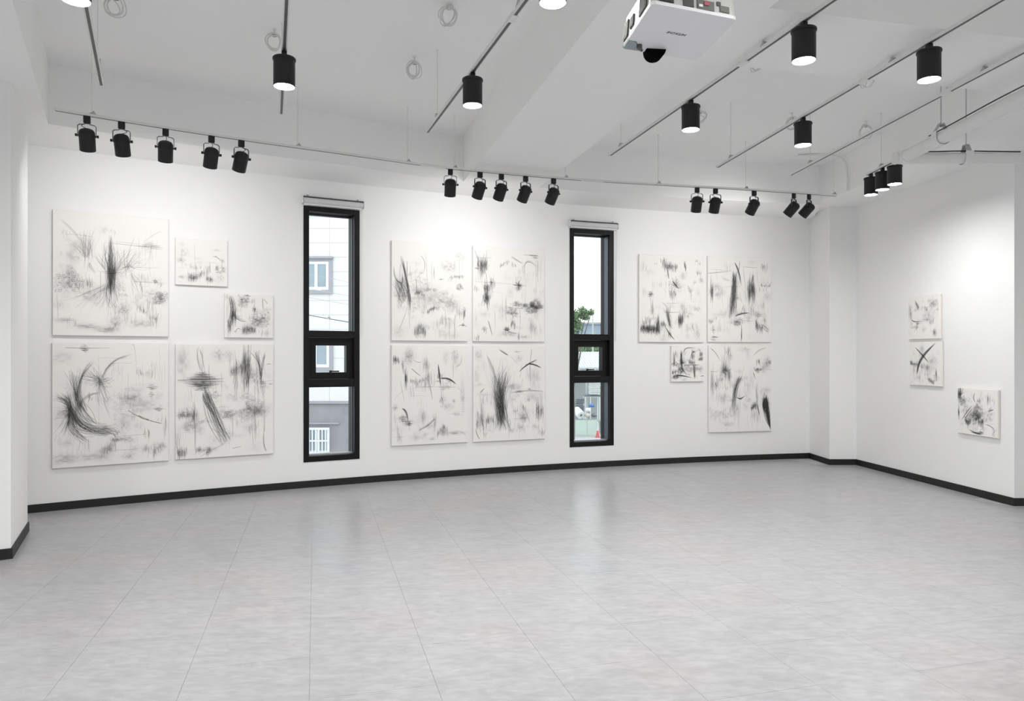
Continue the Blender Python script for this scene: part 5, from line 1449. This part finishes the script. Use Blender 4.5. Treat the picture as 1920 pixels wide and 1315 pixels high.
# ------------------------------------------------------------------ outside the windows
G0 = -4.0                                                   # street level
M['render_wall'] = mat('pale_render_panel', (0.74, 0.72, 0.735), 0.8, spec=0.2, noise=0.02, scale=3)
M['stone'] = mat('grey_rough_stone', (0.30, 0.29, 0.315), 0.9, spec=0.2, noise=0.28, scale=2.4, bump=0.3)
M['stonetrim'] = mat('grey_stone_surround', (0.36, 0.355, 0.40), 0.8, noise=0.1, scale=5)
M['upvc'] = mat('white_window_plastic', (0.85, 0.86, 0.88), 0.4, noise=0.01, scale=10)
M['asphalt'] = mat('pale_worn_concrete', (0.42, 0.43, 0.43), 0.9, noise=0.08, scale=1.5)
M['leaf'] = mat('green_leaf', (0.13, 0.22, 0.10), 0.6, noise=0.3, scale=6)
M['bark'] = mat('grey_bark', (0.16, 0.14, 0.12), 0.9, noise=0.2, scale=10, bump=0.2)
M['roof'] = mat('pale_blue_metal_roof', (0.62, 0.68, 0.76), 0.45, noise=0.03, scale=2)
M['shedwall'] = mat('grey_shed_wall', (0.36, 0.38, 0.38), 0.8, noise=0.06, scale=2)
M['farblue'] = mat('blue_grey_far_wall', (0.30, 0.37, 0.46), 0.8, noise=0.06, scale=0.6)
M['sheet'] = mat('white_stacked_sheet', (0.66, 0.69, 0.68), 0.7, noise=0.06, scale=4)
M['bale'] = mat('dark_wrapped_bale', (0.16, 0.18, 0.21), 0.5, noise=0.4, scale=6, bump=0.3)
M['roll'] = mat('white_film_roll', (0.78, 0.79, 0.82), 0.5, noise=0.03, scale=6)
M['bluetarp'] = mat('blue_tarpaulin', (0.06, 0.16, 0.50), 0.5, noise=0.2, scale=6)
M['sack'] = mat('cream_sack', (0.62, 0.56, 0.50), 0.8, noise=0.1, scale=10)
M['fencegreen'] = mat('pale_green_fence_panel', (0.52, 0.62, 0.57), 0.4, noise=0.05, scale=3)
M['pipegrey'] = mat('pale_grey_steel_tube', (0.55, 0.58, 0.58), 0.4, metal=0.4, noise=0.05, scale=10)
M['conered'] = mat('red_traffic_cone', (0.62, 0.10, 0.09), 0.5, noise=0.05, scale=10)

mb = MB(); mb.box((0, 60, G0 - 0.1), (160, 98, 0.2))
struct('ground_outside', mb, M['asphalt'])

# apartment house seen through the first window
FY = 25.0
def fx(px): return (px - CX) / F * FY
def fz(py): return EYE + (YH - py) / F * FY
hs = thing('apartment_house', 'pale panelled house with grey stone base seen through the taller window', 'building', (-9.0, FY, G0))
O = Vector((-9.0, FY, G0))
XL, XR = -14.0, -5.05
zst = fz(756)
mb = MB(); mb.box((((XL + XR) / 2) - O.x, 4.0, (zst + 9.0 - G0) / 2 + (0)), (XR - XL, 7.96, 9.0 + zst - G0))
mb.build('house_wall', M['render_wall'], hs)
mb = MB(); mb.box((((XL + XR) / 2) - O.x, -0.03, (zst - G0) / 2), (XR - XL + 0.1, 0.10, zst - G0))
mb.build('stone_base', M['stone'], hs)
mb = MB(); mb.box((((XL + XR) / 2) - O.x, -0.07, zst - G0 + 0.02), (XR - XL + 0.2, 0.16, 0.07))
mb.build('stone_coping', M['stonetrim'], hs)
# wall panels
pw, ph = fx(622) - fx(580), (fz(425) - fz(452))
for i in range(-5, 3):
    for j in range(0, 15):
        x0 = fx(618) + i * pw
        z0 = zst + 0.06 + j * ph
        x1 = min(x0 + pw, XR)
        if x1 - x0 < 0.1 or x0 < XL - 0.01:
            continue
        mb = MB(); mb.box(((x0 + x1) / 2 - O.x, -0.008, z0 + ph / 2 - G0), (x1 - x0 - 0.007, 0.03, ph - 0.007))
        mb.build('wall_panel', M['render_wall'], hs)
def house_window(x0, x1, y0, y1, lintel, sill, bars, mull):
    a, b, t, bt = fx(x0) - O.x, fx(x1) - O.x, fz(y0) - G0, fz(y1) - G0
    w = empty('house_window', (0, 0, 0))
    w.parent = hs
    X = Vector((1, 0, 0)); N = Vector((0, 1, 0))
    s = 0.13
    if lintel:
        mb = MB(); mb.ring(Vector((a - s, 0, bt - s * 1.1)), X, N, b - a + 2 * s, t - bt + 2.1 * s, (s, s, s * 1.1, s), -0.09, 0.0)
        mb.build('surround', M['stonetrim'], w)
        mb = MB(); mb.box(((a + b) / 2, -0.10, t + s), (b - a + 2 * s + 0.06, 0.16, 0.07))
        mb.build('lintel', M['stonetrim'], w)
    mb = MB(); mb.ring(Vector((a, 0, bt)), X, N, b - a, t - bt, (0.09, 0.09, 0.1, 0.09), -0.07 - (0.04 if bars else 0), 0.02)
    mb.build('frame', M['upvc'], w)
    mb = MB(); mb.box((fx(mull) - O.x, -0.05 - (0.04 if bars else 0), (t + bt) / 2), (0.10, 0.05, t - bt - 0.1))
    mb.build('mullion', M['upvc'], w)
    y = -0.035 - (0.05 if bars else 0)
    for p, q in ((a + 0.07, fx(mull) - O.x - 0.03), (fx(mull) - O.x + 0.03, b - 0.07)):
        mb = MB(); mb.box(((p + q) / 2, y, (t + bt) / 2), (q - p, 0.012, t - bt - 0.16))
        mb.build('pane', M['farglass'], w)
    if bars:
        k = 9
        for i in range(1, k):
            xx = a + (b - a) * i / k
            mb = MB(); mb.tube([(xx, -0.19, bt + 0.02), (xx, -0.19, t - 0.02)], 0.022, 6)
            mb.build('window_bar', M['upvc'], w)
        for zz in (bt + 0.03, (bt + t) / 2, t - 0.03):
            mb = MB(); mb.box(((a + b) / 2, -0.19, zz), (b - a + 0.04, 0.03, 0.05))
            mb.build('crossbar', M['upvc'], w)
        mb = MB(); mb.box(((a + b) / 2 + 0.1, -0.12, t + 0.15), (b - a + 0.5, 0.12, 0.05))
        mb.build('lintel', M['stonetrim'], w)
house_window(560, 617, 491, 544, True, True, False, 593.5)
house_window(560, 617, 355, 397, True, True, False, 593.5)
house_window(566, 618, 632, 689, True, True, False, 592)
house_window(564, 619, 801.5, 850, False, False, True, 596)
mb = MB(); mb.box(((XL + XR) / 2 - O.x, 4, zst + 9.1 - G0 + 0.0), (XR - XL + 0.3, 8.4, 0.3))
mb.build('roof_slab', M['stonetrim'], hs)

# overhead wires in front of the house
for pts, lab in (
    (((520, 505), (620, 522), (700, 541)), 'highest thin wire crossing in front of the pale house'),
    (((520, 528), (620, 549), (700, 562)), 'middle thin wire crossing in front of the pale house'),
    (((520, 548), (600, 562), (700, 579)), 'lower thin wire crossing in front of the pale house'),
    (((520, 581), (617, 598), (700, 612)), 'dark lowest wire with a small insulator in front of the pale house')):
    P = [ray(x, y, Y_) for (x, y), Y_ in zip(pts, (22.5, 19.5, 17.5))]
    P = [ray(pts[0][0] - 90, pts[0][1] - 12, 24.97)] + P + [ray(pts[2][0] + 60, pts[2][1] + 10, 16.0)]
    mb = MB(); mb.tube(catmull(P, 5), 0.010 if 'dark' in lab else 0.006, 6)
    w = tag(mb.build('overhead_wire', M['cable_black'] if 'dark' in lab else M['clampmetal'], None), lab, 'wire')
    if 'dark' in lab:
        q = P[2] + Vector((0, 0, 0.02))
        mb = MB(); mb.lathe([(0.015, -0.03), (0.05, -0.02), (0.03, 0.0), (0.045, 0.02), (0.015, 0.07)], 10, q)
        mb.build('insulator', M['clampmetal'], w)

# yard seen through the second window
def yard(px, py, Y): return ray(px, py, Y)
rg = random.Random(11)
def tree(label, base, h, crowns, n, size):
    t = thing('leafy_tree', label, 'tree', tuple(base))
    mb = MB(); mb.tube([(0, 0, 0), (0.05, 0, h * 0.35), (-0.05, 0, h * 0.7), (0, 0, h * 0.95)], [0.16, 0.12, 0.08, 0.03], 8)
    tr = mb.build('trunk', M['bark'], t, smooth=60)
    for c in crowns:
        m_ = MB(); m_.tube([(0, 0, h * 0.45), tuple((Vector(c[0]) - Vector(base)) * 0.6 + Vector((0, 0, h * 0.25))), tuple(Vector(c[0]) - Vector(base))], [0.07, 0.04, 0.015], 6)
        m_.build('branch', M['bark'], tr)
    mb = MB()
    for c, r in crowns:
        for _ in range(int(n * r)):
            d = Vector((rg.gauss(0, 1), rg.gauss(0, 1), rg.gauss(0, 1))).normalized() * r * rg.random() ** 0.5
            p = Vector(c) - Vector(base) + d
            a = Vector((rg.uniform(-1, 1), rg.uniform(-1, 1), rg.uniform(-1, 1))).normalized()
            b = a.orthogonal().normalized()
            s = size * rg.uniform(0.6, 1.3)
            mb.add([p - a * s, p + b * s * 0.5, p + a * s, p - b * s * 0.5], [(0, 1, 2, 3)])
    lv = mb.build('foliage', M['leaf'], t)
    lv['kind'] = 'stuff'
TY = 44.0
c1 = [(yard(1080, 592, TY), 0.35), (yard(1091, 585, TY), 0.34), (yard(1098, 594, TY), 0.30), (yard(1109, 586, TY), 0.2), (yard(1083, 612, TY), 0.4), (yard(1074, 600, TY), 0.5), (yard(1068, 615, TY), 0.6)]
tree('slim leafy tree rising beside the far roof in the second window', Vector((yard(1073, 650, TY).x, TY, G0)), 7.2, c1, 420, 0.11)
for k_, (px, py, r, lab) in enumerate(((1078, 655, 0.9, 'leftmost round green tree behind the metal roof'), (1097, 652, 0.9, 'middle round green tree behind the metal roof'), (1116, 654, 0.9, 'rightmost round green tree behind the metal roof'))):
    DY = 70 + 5 * k_
    q = yard(px, py, DY)
    tree(lab, Vector((q.x, DY, G0)), q.z - G0, [(q, r), (q + Vector((0.5, 0, -0.7)), r), (q + Vector((-0.6, 0.2, -0.8)), r)], 420, 0.16)
# far blue-grey building and the pole with a crossbar
fb = thing('far_building', 'low blue-grey building in the distance behind the slim tree', 'building', (yard(1120, 620, 95).x, 95, G0))
a, b = yard(1086, 608, 95), yard(1300, 608, 95)
mb = MB(); mb.box(((a.x + b.x) / 2 - fb.location.x, 3, (a.z - G0) / 2), (b.x - a.x, 6, a.z - G0)); mb.build('building_wall', M['farblue'], fb)
mb = MB(); mb.box(((a.x + b.x) / 2 - fb.location.x, 3, a.z - G0 + 0.1), (b.x - a.x + 0.6, 6.6, 0.25)); mb.build('flat_roof', M['shedwall'], fb)
for i in range(5):
    xx = a.x + 1.6 + i * 2.6 - fb.location.x
    mb = MB(); mb.box((xx, -0.02, a.z - G0 - 1.4), (1.4, 0.08, 1.0)); mb.build('building_window', M['farglass'], fb)
PY_ = 66
pb = yard(1111.5, 628, PY_)
pl = thing('utility_pole', 'thin grey pole with a short crossbar against the sky', 'pole', (pb.x, PY_, G0))
zt_ = yard(1111.5, 586, PY_).z - G0
mb = MB(); mb.tube([(0, 0, 0), (0, 0, zt_)], [0.11, 0.06], 8); mb.build('pole', M['clampmetal'], pl)
zc_ = yard(1111.5, 600, PY_).z - G0
mb = MB(); mb.box((0, 0, zc_), (0.62, 0.08, 0.06)); mb.build('crossbar', M['clampmetal'], pl)
# open shed with a shallow ribbed roof
SY = 54.0
e0, e1, r0 = yard(1046, 692, SY), yard(1162, 692, SY), yard(1100, 661, SY + 9)
sh = thing('open_shed', 'open storage shed under a pale ribbed metal roof in the yard', 'shed', (e0.x, SY, G0))
so = Vector((e0.x, SY, G0))
k = 22
for i in range(k):
    xa = e0.x + (e1.x - e0.x) * i / k - so.x
    xb = e0.x + (e1.x - e0.x) * (i + 1) / k - so.x
    h0, h1 = e0.z - G0, r0.z - G0
    mb = MB(); mb.hexa([Vector((xa + .01, 0, h0)), Vector((xb - .01, 0, h0)), Vector((xb - .01, 9, h1)), Vector((xa + .01, 9, h1))], [Vector((xa + .05, 0, h0 + .06)), Vector((xb - .05, 0, h0 + .06)), Vector((xb - .05, 9, h1 + .06)), Vector((xa + .05, 9, h1 + .06))])
    mb.build('roof_sheet', M['roof'], sh)
mb = MB(); mb.box(((e1.x - e0.x) / 2, 6.0, (e0.z - G0 + 0.5) / 2), (e1.x - e0.x, 0.15, e0.z - G0 + 0.5)); mb.build('back_wall', M['shedwall'], sh)
for px in (1050, 1100.5, 1156):
    xx = (px - CX) / F * SY - so.x
    mb = MB(); mb.box((xx, 0.3, (e0.z - G0) / 2), (0.14, 0.14, e0.z - G0)); mb.build('post', M['pipegrey'], sh)
# railing along the eaves, seen in the vent light
for zz, nm in ((689.5, 'rail'), (694.5, 'rail')):
    q = yard(1100, zz, SY - 0.3)
    mb = MB(); mb.tube([(0.6, -0.3, q.z - G0), (e1.x - e0.x - 0.3, -0.3, q.z - G0)], 0.035, 6); mb.build(nm, M['pipegrey'], sh)
for px in (1086, 1115.5):
    xx = (px - CX) / F * (SY - 0.3) - so.x
    mb = MB(); mb.tube([(xx, -0.3, yard(1100, 699, SY - 0.3).z - G0), (xx, -0.3, yard(1100, 688, SY - 0.3).z - G0)], 0.035, 6); mb.build('rail_post', M['pipegrey'], sh)
# stacks
def slab_stack(name, part, label, cat, px0, px1, yb, yt, Y, n, m, jit, dep=1.2):
    a, b = yard(px0, yb, Y), yard(px1, yt, Y)
    t = thing(name, label, cat, ((a.x + b.x) / 2, Y, a.z))
    h = (b.z - a.z) / n
    for i in range(n):
        mb = MB(); mb.box((rg.uniform(-jit, jit), rg.uniform(-jit, jit), h * (i + 0.5)), (b.x - a.x - jit, dep, h * 0.84), None, min(0.03, h * 0.25))
        mb.build(part, m, t)
    return t
slab_stack('sheet_stack', 'sheet', 'tall stack of white sheets on the upper rack of the shed', 'stack', 1104.5, 1124, 739.5, 716, 53.2, 11, M['sheet'], 0.03)
slab_stack('bale_stack', 'bale', 'pile of dark wrapped bales left of the steel rack', 'stack', 1078, 1094.5, 771.5, 746, 52.0, 7, M['bale'], 0.05)
# steel rack carrying the sheets
RY = 52.8
rk = thing('steel_rack', 'pale tubular rack standing under the white sheet stack', 'rack', (yard(1110, 800, RY).x, RY, G0))
ro = Vector(rk.location)
xa, xb = (1097.5 - CX) / F * RY - ro.x, (1124.5 - CX) / F * RY - ro.x
zt2 = yard(1110, 744.5, RY).z - G0
for x in (xa, xb):
    for y in (0, 1.2):
        mb = MB(); mb.tube([(x, y, 0), (x, y, zt2)], 0.035, 8); mb.build('rack_post', M['upvc'], rk)
for y in (0, 1.2):
    mb = MB(); mb.tube([(xa, y, zt2), (xb, y, zt2)], 0.035, 8); mb.build('rack_beam', M['upvc'], rk)
mb = MB(); mb.box(((xa + xb) / 2, 0.6, zt2 + 0.06), (xb - xa + 0.1, 1.3, 0.10)); mb.build('rack_deck', M['bale'], rk)
mb = MB(); mb.tube([((xa + xb) / 2 - 0.15, 0, 0), ((xa + xb) / 2 - 0.15, 0, zt2)], 0.025, 8); mb.build('rack_post', M['upvc'], rk)
# film roll, sacks and tarpaulin on the bench behind the fence
BY = 50.8
bz = yard(1100, 788, BY).z
bn = thing('work_bench', 'long low bench behind the pale green fence, loaded with rolls and sacks', 'bench', (yard(1098, 788, BY).x, BY, G0))
bo = Vector(bn.location)
mb = MB(); mb.box((0, 0.3, bz - G0 - 0.04), (2.4, 1.0, 0.08)); mb.build('bench_top', M['shedwall'], bn)
for x in (-1.1, 1.1):
    for y in (-0.1, 0.7):
        mb = MB(); mb.box((x, y, (bz - G0) / 2 - 0.04), (0.08, 0.08, bz - G0 - 0.08)); mb.build('leg', M['shedwall'], bn)
q = yard(1087, 778, BY) + Vector((0, 0, 0.06))
fr = thing('film_roll', 'big white film roll with a dark core lying on the bench', 'roll', tuple(q))
mb = MB(); mb.lathe([(0.10, -0.20), (0.30, -0.20), (0.30, 0.50), (0.10, 0.50)], 24, (0, 0, 0), Matrix.Rotation(math.radians(-62), 3, 'X') @ Matrix.Rotation(math.radians(-25), 3, 'Y'))
mb.build('roll_body', M['roll'], fr, smooth=30)
mb = MB(); mb.lathe([(0.001, -0.205), (0.10, -0.205), (0.10, -0.19), (0.001, -0.19)], 18, (0, 0, 0), Matrix.Rotation(math.radians(-62), 3, 'X') @ Matrix.Rotation(math.radians(-25), 3, 'Y'))
mb.build('core', M['bale'], fr)
def blob(name, label, cat, px, py, Y, s, m, seed):
    q = yard(px, py, Y)
    bm = bmesh.new()
    bmesh.ops.create_icosphere(bm, subdivisions=2, radius=1)
    r_ = random.Random(seed)
    for v in bm.verts:
        f = 1 + r_.uniform(-0.1, 0.1)
        v.co = Vector((v.co.x * s[0] * f, v.co.y * s[1] * f, max(-0.7, v.co.z) * s[2] * f))
    me = bpy.data.meshes.new(name); bm.to_mesh(me); bm.free()
    me.materials.append(m); me.shade_smooth()
    o = bpy.data.objects.new(name, me); C.objects.link(o)
    o.location = q
    return tag(o, label, cat)
blob('sack', 'cream sack on the bench right beside the film roll', 'sack', 1101.5, 779, BY, (0.20, 0.25, 0.17), M['sack'], 1)
blob('sack', 'upper pale sack lying on the cream one', 'sack', 1102.5, 769, BY, (0.20, 0.25, 0.16), M['roll'], 2)
blob('sack', 'dark striped sack at the right end of the bench', 'sack', 1114, 779, BY, (0.20, 0.25, 0.16), M['bale'], 3)
blob('tarpaulin', 'crumpled blue tarpaulin on top of the sacks', 'tarpaulin', 1109, 761.5, BY + 0.4, (0.22, 0.25, 0.13), M['bluetarp'], 4)
# pale green fence panels and the cone
FYD = 49.4
fn = thing('site_fence', 'pale green panelled site fence in front of the bench', 'fence', (yard(1098, 800, FYD).x, FYD, G0))
fo = Vector(fn.location)
for px0, px1 in ((1056, 1077.5), (1078, 1100.5), (1101, 1119)):
    x0, x1 = (px0 - CX) / F * FYD - fo.x, (px1 - CX) / F * FYD - fo.x
    z1 = yard(1098, 788, FYD).z - G0
    mb = MB(); mb.box(((x0 + x1) / 2, 0, z1 / 2 + 0.05), (x1 - x0 - 0.05, 0.03, z1 - 0.1)); mb.build('fence_panel', M['fencegreen'], fn)
    mb = MB(); mb.tube([(x1, 0, 0), (x1, 0, z1 + 0.04)], 0.03, 8); mb.build('post', M['pipegrey'], fn)
cq = yard(1120.5, 820.5, 0.1)
CY = F * (EYE - G0) / (820.5 - YH)
cn = thing('traffic_cone', 'red traffic cone on the ground outside the second window', 'cone', ((1120.5 - CX) / F * CY, CY, G0))
mb = MB(); mb.box((0, 0, 0.02), (0.36, 0.36, 0.04), None, 0.01); mb.build('base', M['conered'], cn)
mb = MB(); mb.lathe([(0.13, 0.04), (0.03, 0.55), (0.001, 0.55)], 16); mb.build('cone_body', M['conered'], cn, smooth=50)
mb = MB(); mb.lathe([(0.047, 0.47), (0.033, 0.545)], 16); mb.build('white_band', M['upvc'], cn, smooth=50)
